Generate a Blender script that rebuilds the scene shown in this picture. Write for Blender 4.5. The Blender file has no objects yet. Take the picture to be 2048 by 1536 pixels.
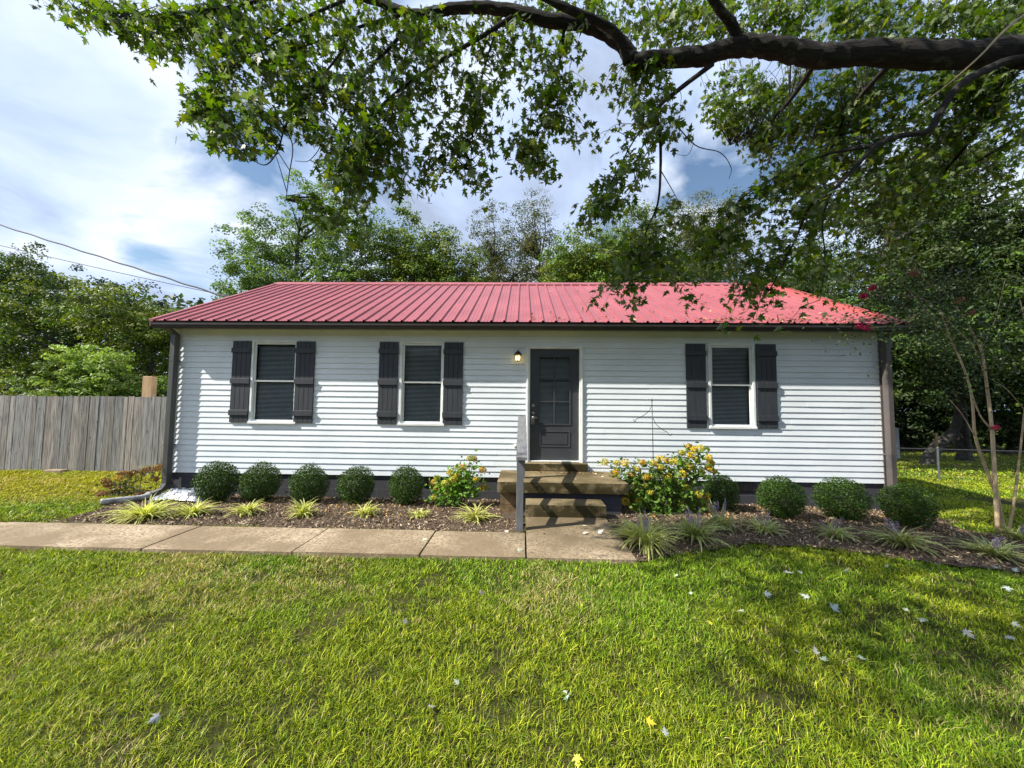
import bpy, math, random
import numpy as np
from mathutils import Vector, Matrix, Euler
random.seed(7)
RNG = np.random.default_rng(11)
SC = bpy.context.scene
COL = SC.collection
PI = math.pi

# ------------------------------------------------------------ camera
F, YAW, PIT, ROLL, CAMH = 740.0, math.radians(1.6), math.radians(3.3), 0.0106, 1.75
ROT = Matrix.Rotation(YAW, 3, 'Z') @ Matrix.Rotation(PI/2 + PIT, 3, 'X') @ Matrix.Rotation(ROLL, 3, 'Z')
cam_d = bpy.data.cameras.new('camera')
cam = bpy.data.objects.new('camera', cam_d); COL.objects.link(cam)
cam_d.sensor_width = 36.0; cam_d.lens = 36.0 * F / 2048.0
cam_d.clip_start = 0.05; cam_d.clip_end = 2000
cam.matrix_world = Matrix.Translation((0, 0, CAMH)) @ ROT.to_4x4()
SC.camera = cam

# ------------------------------------------------------------ world: nishita sky behind a broken cloud layer
SUNV = Vector((-1.0, -0.36, 1.0)).normalized()
SC.view_settings.view_transform = 'Standard'
SC.view_settings.look = 'None'
SC.view_settings.gamma = 1
SC.view_settings.use_curve_mapping = False
SC.view_settings.exposure = 0.82
world = bpy.data.worlds.new('World'); SC.world = world; world.use_nodes = True
wt = world.node_tree; wt.nodes.clear()
def wn(t, **k):
    n = wt.nodes.new(t)
    for a, b in k.items(): setattr(n, a, b)
    return n
wl = wt.links.new
sky = wn('ShaderNodeTexSky', sky_type='NISHITA'); sky.sun_disc = False
sky.sun_elevation = math.asin(SUNV.z); sky.sun_rotation = math.atan2(SUNV.x, SUNV.y)
sky.air_density = 1.3; sky.dust_density = 0.6; sky.ozone_density = 3.0
bg1 = wn('ShaderNodeBackground'); bg1.inputs[1].default_value = 0.085
wl(sky.outputs[0], bg1.inputs[0])
tc = wn('ShaderNodeTexCoord'); sep = wn('ShaderNodeSeparateXYZ'); wl(tc.outputs['Generated'], sep.inputs[0])
def wm(op, a, b=None):
    n = wn('ShaderNodeMath', operation=op)
    for i, v in enumerate((a, b)):
        if v is None: continue
        if isinstance(v, (int, float)): n.inputs[i].default_value = v
        else: wl(v, n.inputs[i])
    return n.outputs[0]
zz = wm('ADD', wm('MAXIMUM', sep.outputs[2], 0.0), 0.30)
cmb = wn('ShaderNodeCombineXYZ'); wl(wm('DIVIDE', sep.outputs[0], zz), cmb.inputs[0]); wl(wm('DIVIDE', sep.outputs[1], zz), cmb.inputs[1])
n1 = wn('ShaderNodeTexNoise'); n1.inputs['Scale'].default_value = 1.7; n1.inputs['Detail'].default_value = 6; n1.inputs['Roughness'].default_value = 0.52; n1.inputs['Distortion'].default_value = 0.5
n2 = wn('ShaderNodeTexNoise'); n2.inputs['Scale'].default_value = 1.9; n2.inputs['Detail'].default_value = 6; n2.inputs['Roughness'].default_value = 0.56; n2.inputs['Distortion'].default_value = 0.4
off = wn('ShaderNodeVectorMath', operation='ADD'); off.inputs[1].default_value = (3.7, 1.9, 0); wl(cmb.outputs[0], off.inputs[0])
wl(cmb.outputs[0], n1.inputs['Vector']); wl(off.outputs[0], n2.inputs['Vector'])
r1 = wn('ShaderNodeValToRGB'); r1.color_ramp.elements[0].position = 0.375; r1.color_ramp.elements[1].position = 0.475
wl(n1.outputs[0], r1.inputs[0])
r2 = wn('ShaderNodeValToRGB')
r2.color_ramp.elements[0].position = 0.33; r2.color_ramp.elements[0].color = (0.30, 0.36, 0.48, 1)
r2.color_ramp.elements[1].position = 0.64; r2.color_ramp.elements[1].color = (0.62, 0.68, 0.77, 1)
e = r2.color_ramp.elements.new(0.47); e.color = (0.42, 0.52, 0.73, 1)
wl(n2.outputs[0], r2.inputs[0])
bg2 = wn('ShaderNodeBackground'); bg2.inputs[1].default_value = 0.92; wl(r2.outputs[0], bg2.inputs[0])
mx = wn('ShaderNodeMixShader'); wl(r1.outputs[0], mx.inputs[0]); wl(bg1.outputs[0], mx.inputs[1]); wl(bg2.outputs[0], mx.inputs[2])
wo = wn('ShaderNodeOutputWorld'); wl(mx.outputs[0], wo.inputs[0])

sun_d = bpy.data.lights.new('sun', 'SUN'); sun_d.energy = 5.0; sun_d.angle = math.radians(0.6); sun_d.color = (1.0, 0.95, 0.86)
sun = bpy.data.objects.new('sun', sun_d); COL.objects.link(sun)
sun.rotation_euler = SUNV.to_track_quat('Z', 'Y').to_euler(); sun.location = (-20, -8, 20)

# ------------------------------------------------------------ helpers
CP = Vector((0, 0, CAMH))
def ray(x, y): return ROT @ Vector(((x-1024)/F, -(y-768)/F, -1))
def aY(x, y, Y): d = ray(x, y); return CP + d*(Y/d.y)
def aZ(x, y, Z): d = ray(x, y); return CP + d*((Z-CAMH)/d.z)

def sstep(a, b, x):
    t = np.clip((np.asarray(x, float)-a)/(b-a), 0, 1); return t*t*(3-2*t)
_ng = np.random.default_rng(3).random((64, 64))
def vnoise(x, y):
    x = np.asarray(x, float); y = np.asarray(y, float)
    xi = np.floor(x).astype(int); yi = np.floor(y).astype(int); fx = x-xi; fy = y-yi
    fx = fx*fx*(3-2*fx); fy = fy*fy*(3-2*fy)
    g = lambda a, b: _ng[a % 64, b % 64]
    return (g(xi, yi)*(1-fx)+g(xi+1, yi)*fx)*(1-fy)+(g(xi, yi+1)*(1-fx)+g(xi+1, yi+1)*fx)*fy
def fbm(x, y, o=4):
    s = 0; a = .5
    for i in range(o): s = s+a*vnoise(x*2**i+17*i, y*2**i+9*i); a *= .5
    return s
def zg(x, y):
    x = np.asarray(x, float); y = np.asarray(y, float)
    z = 0.02 + np.clip((6.75-y)/2.0, 0, 1)*0.12*(1-0.75*sstep(3.5, 6.5, x))
    z = z - sstep(4.5, 7.5, x)*(0.10 + np.clip(y-6.75, 0, 14)*0.058)
    z = z + 0.03*(fbm(x*.35+5, y*.35)-.5)
    return z
def zgf(x, y): return float(zg(x, y))
def on_ground(px, py):
    z = 0.1
    for i in range(8):
        p = aZ(px, py, z); z = 0.5*z + 0.5*zgf(p.x, p.y)
    return aZ(px, py, z)

def link(o, parent=None):
    COL.objects.link(o)
    if parent is not None: o.parent = parent
    return o
def tag(o, label=None, cat=None, group=None, kind=None):
    if label: o['label'] = label
    if cat: o['category'] = cat
    if group: o['group'] = group
    if kind: o['kind'] = kind
    return o
def empty(name, loc, label, cat, group=None):
    o = bpy.data.objects.new(name, None); o.location = loc; o.empty_display_size = .1; link(o); return tag(o, label, cat, group)

def mesh_np(name, V, faces, mat, parent=None, col=None, smooth=False, uv=None):
    """V (n,3) world coords; faces: list of (m,k) int arrays; col (n,3) per-vertex linear colour"""
    V = np.ascontiguousarray(V, dtype=np.float32)
    if parent is not None and parent.parent is None:
        V = V - np.array(parent.location, dtype=np.float32)
    elif parent is not None and parent.parent is not None:
        V = V - np.array(parent.parent.location, dtype=np.float32)
    me = bpy.data.meshes.new(name)
    me.vertices.add(len(V)); me.vertices.foreach_set('co', V.ravel())
    lv = np.concatenate([f.ravel() for f in faces]).astype(np.int32)
    ls = []; st = 0
    for f in faces:
        m, k = f.shape; ls.append(st+np.arange(m)*k); st += m*k
    ls = np.concatenate(ls).astype(np.int32)
    me.loops.add(len(lv)); me.loops.foreach_set('vertex_index', lv)
    me.polygons.add(len(ls)); me.polygons.foreach_set('loop_start', ls)
    me.update(calc_edges=True)
    if col is not None:
        a = me.color_attributes.new('col', 'FLOAT_COLOR', 'POINT')
        c = np.ones((len(V), 4), np.float32); c[:, :3] = col
        a.data.foreach_set('color', c.ravel())
    me.polygons.foreach_set('use_smooth', np.full(len(ls), bool(smooth)))
    me.materials.append(mat)
    o = bpy.data.objects.new(name, me); return link(o, parent)

class MB:
    def __init__(s): s.v = []; s.f = {}; s.c = []
    def add(s, vs, fs, c=(1, 1, 1)):
        b = len(s.v); s.v.extend([tuple(v) for v in vs]); s.c.extend([tuple(c)]*len(vs))
        for f in fs: s.f.setdefault(len(f), []).append([b+i for i in f])
    def box(s, x0, x1, y0, y1, z0, z1, c=(1, 1, 1), bev=0.0):
        if bev <= 0:
            vs = [(x, y, z) for z in (z0, z1) for y in (y0, y1) for x in (x0, x1)]
            s.add(vs, [(0, 2, 3, 1), (4, 5, 7, 6), (0, 1, 5, 4), (2, 6, 7, 3), (0, 4, 6, 2), (1, 3, 7, 5)], c); return
        b = bev; X = (x0, x1); Y = (y0, y1); Z = (z0, z1)
        vs = []; idx = {}
        for i in (0, 1):
            for j in (0, 1):
                for k in (0, 1):
                    sx = b if i == 0 else -b; sy = b if j == 0 else -b; sz = b if k == 0 else -b
                    for ax in range(3):
                        p = [X[i]+sx, Y[j]+sy, Z[k]+sz]
                        p[ax] = (X[i], Y[j], Z[k])[ax]
                        idx[(i, j, k, ax)] = len(vs); vs.append(tuple(p))
        fs = []
        for ax in range(3):
            a, d = [q for q in range(3) if q != ax]
            for e_ in (0, 1):
                cs = []
                for (p, q) in ((0, 0), (1, 0), (1, 1), (0, 1)):
                    t = [0, 0, 0]; t[ax] = e_; t[a] = p; t[d] = q; cs.append(idx[(*t, ax)])
                fs.append(tuple(cs))
        for ax in range(3):
            a, d = [q for q in range(3) if q != ax]
            for p in (0, 1):
                for q in (0, 1):
                    t0 = [0, 0, 0]; t1 = [0, 0, 0]; t0[a] = t1[a] = p; t0[d] = t1[d] = q; t1[ax] = 1
                    fs.append((idx[(*t0, a)], idx[(*t1, a)], idx[(*t1, d)], idx[(*t0, d)]))
        for i in (0, 1):
            for j in (0, 1):
                for k in (0, 1): fs.append((idx[(i, j, k, 0)], idx[(i, j, k, 1)], idx[(i, j, k, 2)]))
        s.add(vs, fs, c)
    def tube(s, pts, rad, n=8, c=(1, 1, 1), caps=True, jit=0.0):
        pts = [Vector(p) for p in pts]
        if not isinstance(rad, (list, tuple)): rad = [rad]*len(pts)
        b = len(s.v); up = None
        for i, p in enumerate(pts):
            t = (pts[min(i+1, len(pts)-1)]-pts[max(i-1, 0)]).normalized()
            if up is None:
                up = Vector((0, 0, 1)) if abs(t.z) < .9 else Vector((1, 0, 0))
            u = (up - t*up.dot(t)).normalized(); w = t.cross(u); up = u
            for k in range(n):
                a = 2*PI*k/n; r = rad[i]*(1+jit*(random.random()-.5))
                q = p+(u*math.cos(a)+w*math.sin(a))*r
                s.v.append(tuple(q)); s.c.append(c)
        for i in range(len(pts)-1):
            for k in range(n):
                s.f.setdefault(4, []).append([b+i*n+k, b+i*n+(k+1) % n, b+(i+1)*n+(k+1) % n, b+(i+1)*n+k])
        if caps:
            s.f.setdefault(n, []).append([b+k for k in range(n)][::-1])
            s.f.setdefault(n, []).append([b+(len(pts)-1)*n+k for k in range(n)])
    def lathe(s, cx, cy, prof, n=16, c=(1, 1, 1)):
        b = len(s.v)
        for r, z in prof:
            for k in range(n):
                a = 2*PI*k/n; s.v.append((cx+r*math.cos(a), cy+r*math.sin(a), z)); s.c.append(c)
        for i in range(len(prof)-1):
            for k in range(n):
                s.f.setdefault(4, []).append([b+i*n+k, b+i*n+(k+1) % n, b+(i+1)*n+(k+1) % n, b+(i+1)*n+k])
        s.f.setdefault(n, []).append([b+k for k in range(n)][::-1]); s.f.setdefault(n, []).append([b+(len(prof)-1)*n+k for k in range(n)])
    def build(s, name, mat, parent=None, smooth=False):
        return mesh_np(name, np.array(s.v), [np.array(f) for f in s.f.values()], mat, parent, np.array(s.c), smooth)

# ------------------------------------------------------------ materials
def newmat(name):
    m = bpy.data.materials.new(name); m.use_nodes = True; nt = m.node_tree
    b = nt.nodes['Principled BSDF']; return m, nt, b
def N(nt, t, **k):
    n = nt.nodes.new(t)
    for a, b in k.items(): setattr(n, a, b)
    return n
def coords(nt, scale=(1, 1, 1)):
    t = N(nt, 'ShaderNodeTexCoord'); g = N(nt, 'ShaderNodeNewGeometry')
    mp = N(nt, 'ShaderNodeMapping'); mp.inputs['Scale'].default_value = scale
    nt.links.new(g.outputs['Position'], mp.inputs[0]); return mp.outputs[0]
def noise(nt, vec, scale, detail=4, rough=.55):
    n = N(nt, 'ShaderNodeTexNoise'); n.inputs['Scale'].default_value = scale; n.inputs['Detail'].default_value = detail
    n.inputs['Roughness'].default_value = rough
    if vec is not None: nt.links.new(vec, n.inputs['Vector'])
    return n.outputs[0]
def ramp(nt, fac, stops):
    r = N(nt, 'ShaderNodeValToRGB'); el = r.color_ramp.elements
    el[0].position, el[0].color = stops[0][0], (*stops[0][1], 1)
    el[1].position, el[1].color = stops[-1][0], (*stops[-1][1], 1)
    for p, c in stops[1:-1]: q = el.new(p); q.color = (*c, 1)
    nt.links.new(fac, r.inputs[0]); return r.outputs[0]
def mix(nt, a, b, fac, mode='MIX'):
    m = N(nt, 'ShaderNodeMix', data_type='RGBA', blend_type=mode)
    for i, v in ((0, fac), (6, a), (7, b)):
        if isinstance(v, (int, float)): m.inputs[i].default_value = v
        elif isinstance(v, tuple): m.inputs[i].default_value = (*v, 1) if len(v) == 3 else v
        else: nt.links.new(v, m.inputs[i])
    return m.outputs[2]
def bump(nt, b, h, strength, dist):
    n = N(nt, 'ShaderNodeBump'); n.inputs['Strength'].default_value = strength; n.inputs['Distance'].default_value = dist
    nt.links.new(h, n.inputs['Height']); nt.links.new(n.outputs[0], b.inputs['Normal'])
def simple(name, c0, c1=None, scale=20, rough=.6, bmp=0, bd=.005, metal=0, sc3=(1, 1, 1), spec=.5, contrast=(.35, .65)):
    m, nt, b = newmat(name); v = coords(nt, sc3); c1 = c1 or tuple(x*.8 for x in c0)
    nz = noise(nt, v, scale)
    nt.links.new(ramp(nt, nz, [(contrast[0], c1), (contrast[1], c0)]), b.inputs['Base Color'])
    b.inputs['Roughness'].default_value = rough; b.inputs['Metallic'].default_value = metal
    b.inputs['Specular IOR Level'].default_value = spec
    if bmp: bump(nt, b, nz, bmp, bd)
    return m

M = {}
# white siding with grime and hairline streaks
m, nt, b = newmat('white_siding'); v = coords(nt); v2 = coords(nt, (1, 1, 8))
big = noise(nt, v, 1.3, 5); fine = noise(nt, v2, 9, 4)
c = ramp(nt, big, [(.3, (.67, .72, .74)), (.65, (.77, .81, .84))])
c = mix(nt, c, (.55, .56, .50), mix(nt, (0, 0, 0), (.22, .22, .22), ramp(nt, fine, [(.60, (0, 0, 0)), (.78, (1, 1, 1))])))
nt.links.new(c, b.inputs['Base Color']); b.inputs['Roughness'].default_value = .5
bump(nt, b, noise(nt, coords(nt, (1, 1, 30)), 12, 3), .12, .003); M['siding'] = m
M['white'] = simple('white_trim', (.80, .82, .80), (.70, .72, .68), 6, .45)
M['soffit'] = simple('soffit_white', (.66, .68, .52), (.56, .58, .42), 4, .55)
M['shutter'] = simple('shutter_paint', (.038, .042, .050), (.028, .031, .037), 14, .55, .2, .002, sc3=(1, 1, .2))
M['door'] = simple('door_paint', (.050, .053, .060), (.042, .045, .050), 5, .42)
M['gutter'] = simple('gutter_brown', (.040, .032, .030), (.028, .022, .021), 6, .40)
M['downspout'] = simple('downspout_grey', (.085, .088, .080), (.060, .064, .058), 5, .45, sc3=(1, 1, .3))
M['downspout_r'] = simple('downspout_taupe', (.10, .085, .08), (.08, .068, .064), 5, .5, sc3=(1, 1, .3))
M['corner_r'] = simple('corner_taupe', (.115, .098, .09), (.09, .078, .072), 5, .5, sc3=(1, 1, .3))
M['blind'] = simple('blind_slats', (.80, .82, .78), (.70, .72, .68), 8, .6)
M['black_metal'] = simple('black_metal', (.02, .02, .022), (.012, .012, .013), 30, .45)
M['lamp_metal'] = simple('lamp_metal', (.035, .028, .028), (.02, .017, .017), 30, .4, metal=.4)
M['nickel'] = simple('satin_nickel', (.42, .41, .38), (.3, .3, .28), 20, .3, metal=1)
M['galv'] = simple('galvanised_steel', (.22, .25, .27), (.15, .17, .19), 20, .45, metal=.7)
M['wire'] = simple('cable_black', (.05, .04, .05), (.03, .025, .03), 30, .7)
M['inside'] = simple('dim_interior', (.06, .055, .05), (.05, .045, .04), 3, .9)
M['shed'] = simple('shed_metal', (.72, .76, .80), (.62, .66, .70), 4, .5)
M['plastic_sheet'] = simple('plastic_sheet', (.30, .33, .38), (.03, .035, .045), 9, .25, .8, .03, contrast=(.46, .58))
M['plastic_pipe'] = simple('white_pipe', (.50, .50, .50), (.16, .15, .14), 8, .4, .4, .01)
M['lockbox'] = simple('lockbox_dark', (.05, .05, .055), (.03, .03, .03), 20, .35)
m, nt, b = newmat('glass'); b.inputs['Base Color'].default_value = (.9, .95, .95, 1); b.inputs['Roughness'].default_value = .02
tr = N(nt, 'ShaderNodeBsdfTransparent'); tr.inputs[0].default_value = (.93, .95, .95, 1); gl = N(nt, 'ShaderNodeBsdfGlossy'); gl.inputs['Roughness'].default_value = .03
fr = N(nt, 'ShaderNodeFresnel'); fr.inputs[0].default_value = 1.33
ms = N(nt, 'ShaderNodeMixShader'); nt.links.new(fr.outputs[0], ms.inputs[0]); nt.links.new(tr.outputs[0], ms.inputs[1]); nt.links.new(gl.outputs[0], ms.inputs[2])
nt.links.new(ms.outputs[0], nt.nodes['Material Output'].inputs[0]); M['glass'] = m
m, nt, b = newmat('lamp_glass'); b.inputs['Base Color'].default_value = (.9, .7, .3, 1)
b.inputs['Emission Color'].default_value = (1, .72, .28, 1); b.inputs['Emission Strength'].default_value = 1.8; M['lampglass'] = m
# red metal roof, faded, dust speckle toward the right
m, nt, b = newmat('red_metal_roof'); v = coords(nt); f1 = noise(nt, v, 26, 5, .7); f2 = noise(nt, coords(nt, (1, .2, 1)), 2.2, 4)
c = ramp(nt, f2, [(.3, (.28, .065, .072)), (.7, (.37, .095, .105))])
c = mix(nt, c, (.20, .055, .06), ramp(nt, f1, [(.50, (0, 0, 0)), (.72, (.55, .55, .55))]))
sp = N(nt, 'ShaderNodeSeparateXYZ'); g = N(nt, 'ShaderNodeNewGeometry'); nt.links.new(g.outputs['Position'], sp.inputs[0])
mr = N(nt, 'ShaderNodeMapRange'); mr.inputs[1].default_value = 6.0; mr.inputs[2].default_value = 6.8; nt.links.new(sp.outputs[0], mr.inputs[0])
c = mix(nt, c, (.40, .06, .035), mr.outputs[0])
nt.links.new(c, b.inputs['Base Color']); b.inputs['Roughness'].default_value = .42
bump(nt, b, f1, .1, .002); M['roof'] = m
# painted block foundation
m, nt, b = newmat('painted_block'); g = N(nt, 'ShaderNodeNewGeometry'); sp = N(nt, 'ShaderNodeSeparateXYZ'); nt.links.new(g.outputs['Position'], sp.inputs[0])
cb = N(nt, 'ShaderNodeCombineXYZ'); nt.links.new(sp.outputs[0], cb.inputs[0]); nt.links.new(sp.outputs[2], cb.inputs[1])
br = N(nt, 'ShaderNodeTexBrick'); nt.links.new(cb.outputs[0], br.inputs['Vector']); br.inputs['Scale'].default_value = 1
br.inputs['Brick Width'].default_value = .406; br.inputs['Row Height'].default_value = .203; br.inputs['Mortar Size'].default_value = .006
br.inputs['Color1'].default_value = (.040, .042, .050, 1); br.inputs['Color2'].default_value = (.046, .048, .056, 1); br.inputs['Mortar'].default_value = (.075, .075, .085, 1)
c = mix(nt, br.outputs[0], (.045, .045, .05), ramp(nt, noise(nt, coords(nt), 6, 4), [(.5, (0, 0, 0)), (.8, (.6, .6, .6))]))
nt.links.new(c, b.inputs['Base Color']); b.inputs['Roughness'].default_value = .8; bump(nt, b, noise(nt, coords(nt), 120, 2), .3, .003); M['block'] = m
def concrete(name, c0, c1, stain, agg=160, moss_shade=None, spot=None):
    m, nt, b = newmat(name); v = coords(nt)
    ag = noise(nt, v, agg, 3, .8); bigs = noise(nt, v, 1.6, 5)
    c = ramp(nt, ag, [(.36, c1), (.5, c0), (.66, tuple(min(1, x*1.45) for x in c0))])
    c = mix(nt, c, stain, ramp(nt, bigs, [(.38, (0, 0, 0)), (.62, (.85, .85, .85))]))
    if moss_shade:   # algae plus weaker sun painted into the upright faces, broken up by noise
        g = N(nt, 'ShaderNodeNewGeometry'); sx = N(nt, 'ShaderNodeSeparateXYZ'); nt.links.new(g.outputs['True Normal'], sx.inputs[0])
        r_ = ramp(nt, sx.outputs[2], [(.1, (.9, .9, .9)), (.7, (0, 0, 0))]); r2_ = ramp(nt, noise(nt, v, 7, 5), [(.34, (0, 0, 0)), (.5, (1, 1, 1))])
        c = mix(nt, c, moss_shade, mix(nt, r_, r2_, 1.0, 'MULTIPLY'))
    if spot:   # damp brown staining on the slab nearest to the steps
        g = N(nt, 'ShaderNodeNewGeometry'); d_ = N(nt, 'ShaderNodeVectorMath', operation='DISTANCE'); nt.links.new(g.outputs['Position'], d_.inputs[0]); d_.inputs[1].default_value = spot
        ad = N(nt, 'ShaderNodeMath', operation='MULTIPLY_ADD'); nt.links.new(noise(nt, v, 3, 4), ad.inputs[0]); ad.inputs[1].default_value = 1.6; nt.links.new(d_.outputs['Value'], ad.inputs[2])
        mr_ = N(nt, 'ShaderNodeMapRange'); mr_.inputs[1].default_value = 1.2; mr_.inputs[2].default_value = 2.6; mr_.inputs[3].default_value = .75; mr_.inputs[4].default_value = 0; nt.links.new(ad.outputs[0], mr_.inputs[0])
        c = mix(nt, c, (.10, .075, .038), mr_.outputs[0])
    nt.links.new(c, b.inputs['Base Color']); b.inputs['Roughness'].default_value = .9; b.inputs['Specular IOR Level'].default_value = .2
    bump(nt, b, ag, .5, .006); return m
M['path'] = concrete('aggregate_path', (.37, .29, .195), (.12, .088, .055), (.19, .14, .085), 36, spot=(.6, 5.4, .185))
M['porch'] = concrete('mossy_concrete', (.23, .18, .10), (.11, .082, .04), (.075, .056, .024), 60, moss_shade=(.035, .028, .009))
M['blockbrown'] = simple('brown_block', (.24, .15, .07), (.12, .08, .04), 9, .9, .4, .006)
m, nt, b = newmat('weathered_fence'); at = N(nt, 'ShaderNodeAttribute', attribute_name='col'); gr_ = noise(nt, coords(nt, (14, 14, .7)), 3, 6, .65)
kn = N(nt, 'ShaderNodeTexVoronoi'); nt.links.new(coords(nt, (7, 7, 2.4)), kn.inputs['Vector']); kn.inputs['Scale'].default_value = 1
c = mix(nt, at.outputs[0], ramp(nt, gr_, [(.34, (.30, .30, .33)), (.5, (.95, .93, .92)), (.66, (1.5, 1.45, 1.38))]), 1.0, 'MULTIPLY')
c = mix(nt, (.055, .045, .04), c, ramp(nt, kn.outputs[0], [(.03, (0, 0, 0)), (.13, (1, 1, 1))]))
nt.links.new(c, b.inputs['Base Color']); b.inputs['Roughness'].default_value = .9; bump(nt, b, gr_, .4, .006); M['fence'] = m
M['rail'] = simple('grey_painted_wood', (.15, .155, .17), (.10, .105, .115), 12, .7, .25, .003, sc3=(1, 1, .25))
M['railtop'] = simple('worn_grey_wood', (.20, .20, .205), (.13, .13, .14), 12, .8, .3, .003, sc3=(3, .4, .4))
M['tanpost'] = simple('tan_timber', (.48, .33, .18), (.33, .20, .10), 9, .85, .2, .004, sc3=(3, 3, .3))
def attrmat(name, rough=.6, trans=0.0, under=None, spec=.3, nscale=None, tcol=None):
    m, nt, b = newmat(name); at = N(nt, 'ShaderNodeAttribute', attribute_name='col'); c = at.outputs[0]
    if under:
        g = N(nt, 'ShaderNodeNewGeometry'); c = mix(nt, c, mix(nt, c, under, .55), g.outputs['Backfacing'])
    nt.links.new(c, b.inputs['Base Color']); b.inputs['Roughness'].default_value = rough; b.inputs['Specular IOR Level'].default_value = spec
    if trans:
        t = N(nt, 'ShaderNodeBsdfTranslucent'); tcm = mix(nt, c, tcol or (1.25, 1.3, .45), 1.0, 'MULTIPLY'); nt.links.new(tcm, t.inputs[0])
        s_ = N(nt, 'ShaderNodeMixShader'); s_.inputs[0].default_value = trans
        nt.links.new(b.outputs[0], s_.inputs[1]); nt.links.new(t.outputs[0], s_.inputs[2])
        nt.links.new(s_.outputs[0], nt.nodes['Material Output'].inputs[0])
    return m
M['leaf'] = attrmat('maple_leaf', .42, .48, (.16, .20, .14))
M['treeleaf'] = attrmat('tree_leaf', .5, .32, None)
M['boxleaf'] = attrmat('boxwood_leaf', .42, .18, None, .3)
M['grass'] = attrmat('grass_blade', .5, .22, None, .25)
M['blade'] = attrmat('liriope_blade', .45, .3, None, .4)
M['petal'] = attrmat('petals', .6, .3, None, .2, tcol=(1, 1, .8))
M['chip'] = attrmat('mulch_chip', .85, 0, None, .2)
M['dryleaf'] = attrmat('fallen_leaf', .6, .1, None, .3, tcol=(1, 1, .8))
m, nt, b = newmat('bark'); v = coords(nt, (1, 1, 1)); nz = noise(nt, coords(nt, (2.5, 14, 14)), 3, 6, .75); sp_ = noise(nt, v, 9, 3)
c = ramp(nt, nz, [(.38, (.006, .005, .004)), (.55, (.024, .019, .015)), (.72, (.06, .048, .038))]); c = mix(nt, c, (.09, .095, .06), ramp(nt, sp_, [(.60, (0, 0, 0)), (.66, (.6, .6, .6))]))
nt.links.new(c, b.inputs['Base Color']); b.inputs['Roughness'].default_value = .95; bump(nt, b, nz, 1, .04); M['bark'] = m
M['bark2'] = simple('grey_bark', (.085, .078, .065), (.035, .03, .025), 12, .95, .6, .02)
M['crapebark'] = simple('smooth_tan_bark', (.62, .47, .28), (.36, .25, .14), 9, .7, .2, .005, sc3=(2, 2, .4))
M['stem'] = simple('plant_stem', (.10, .075, .045), (.06, .045, .03), 12, .8)
# ground
m, nt, b = newmat('lawn_soil'); v = coords(nt); p1 = noise(nt, v, .8, 5); p2 = noise(nt, v, 22, 5, .7)
c = ramp(nt, p2, [(.3, (.018, .018, .007)), (.5, (.042, .045, .012)), (.7, (.085, .080, .03))])
c = mix(nt, c, (.14, .12, .045), ramp(nt, p1, [(.52, (0, 0, 0)), (.75, (.6, .6, .6))]))
nt.links.new(c, b.inputs['Base Color']); b.inputs['Roughness'].default_value = 1; b.inputs['Specular IOR Level'].default_value = .1; bump(nt, b, p2, .6, .03); M['lawn'] = m
m, nt, b = newmat('mulch_soil'); v = coords(nt); p2 = noise(nt, v, 55, 5, .75)
c = ramp(nt, p2, [(.32, (.03, .02, .013)), (.5, (.10, .068, .042)), (.68, (.26, .18, .11))])
nt.links.new(c, b.inputs['Base Color']); b.inputs['Roughness'].default_value = 1; bump(nt, b, p2, 1, .03); M['mulch'] = m

# ------------------------------------------------------------ ground
D = 6.75
PATHZ = 0.185
XL, XR, YB = -6.55, 6.45, 12.9
def grid_mesh(name, xs, ys, mat, lift=0.0, keep=None, rough=0.0):
    X, Y = np.meshgrid(xs, ys); Z = zg(X, Y)+lift
    if rough: Z = Z + rough*(fbm(X*9, Y*9)-.5)
    V = np.stack([X.ravel(), Y.ravel(), Z.ravel()], 1); nx = len(xs); ny = len(ys)
    i, j = np.meshgrid(np.arange(nx-1), np.arange(ny-1)); a = (j*nx+i).ravel()
    Fc = np.stack([a, a+1, a+nx+1, a+nx], 1)
    if keep is not None:
        cx = (X[:-1, :-1]+X[1:, 1:])/2; cy = (Y[:-1, :-1]+Y[1:, 1:])/2
        Fc = Fc[keep(cx, cy).ravel()]
        u, inv = np.unique(Fc, return_inverse=True); V = V[u]; Fc = inv.reshape(-1, 4)
    return mesh_np(name, V, [Fc], mat, smooth=True)
xs = np.concatenate([[-600, -300, -150, -80, -50, -35], np.arange(-26, 26.01, .4), [35, 50, 80, 150, 300, 600]])
ys = np.concatenate([[-600, -300, -120, -50, -20, -8], np.arange(-3, 26.01, .4), [35, 50, 80, 150, 300, 900]])
tag(grid_mesh('lawn', xs, ys, M['lawn']), kind='structure')

def inpoly(x, y, P):
    x = np.asarray(x); y = np.asarray(y); r = np.zeros(x.shape, bool); n = len(P)
    for i in range(n):
        x0, y0 = P[i]; x1, y1 = P[(i+1) % n]
        if y0 == y1: continue
        r ^= ((y0 > y) != (y1 > y)) & (x < (x1-x0)*(y-y0)/(y1-y0)+x0)
    return r
def gp(px, py): p = on_ground(px, py); return (p.x, p.y)
PY0, PY1 = 3.93, 4.68       # path front and back edge
bedL = [(-6.2, 4.72), gp(60, 1057), gp(130, 1042), gp(195, 1024), gp(240, 1000), (-6.9, 6.6), (-6.45, 6.9), (1.9, 6.9), (1.9, 5.9), (0.02, 5.6), (0.02, 4.66)]
bedR = [(1.15, 6.9), (6.6, 6.9), (7.0, 6.2), gp(1890, 1052), gp(1960, 1070), gp(2060, 1082), gp(2200, 1100), gp(2200, 1172), gp(2048, 1152), gp(1900, 1136), gp(1800, 1122), gp(1700, 1108), gp(1600, 1096), gp(1500, 1093), gp(1400, 1106), gp(1330, 1118), gp(1280, 1128), (1.15, 3.95)]
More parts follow.
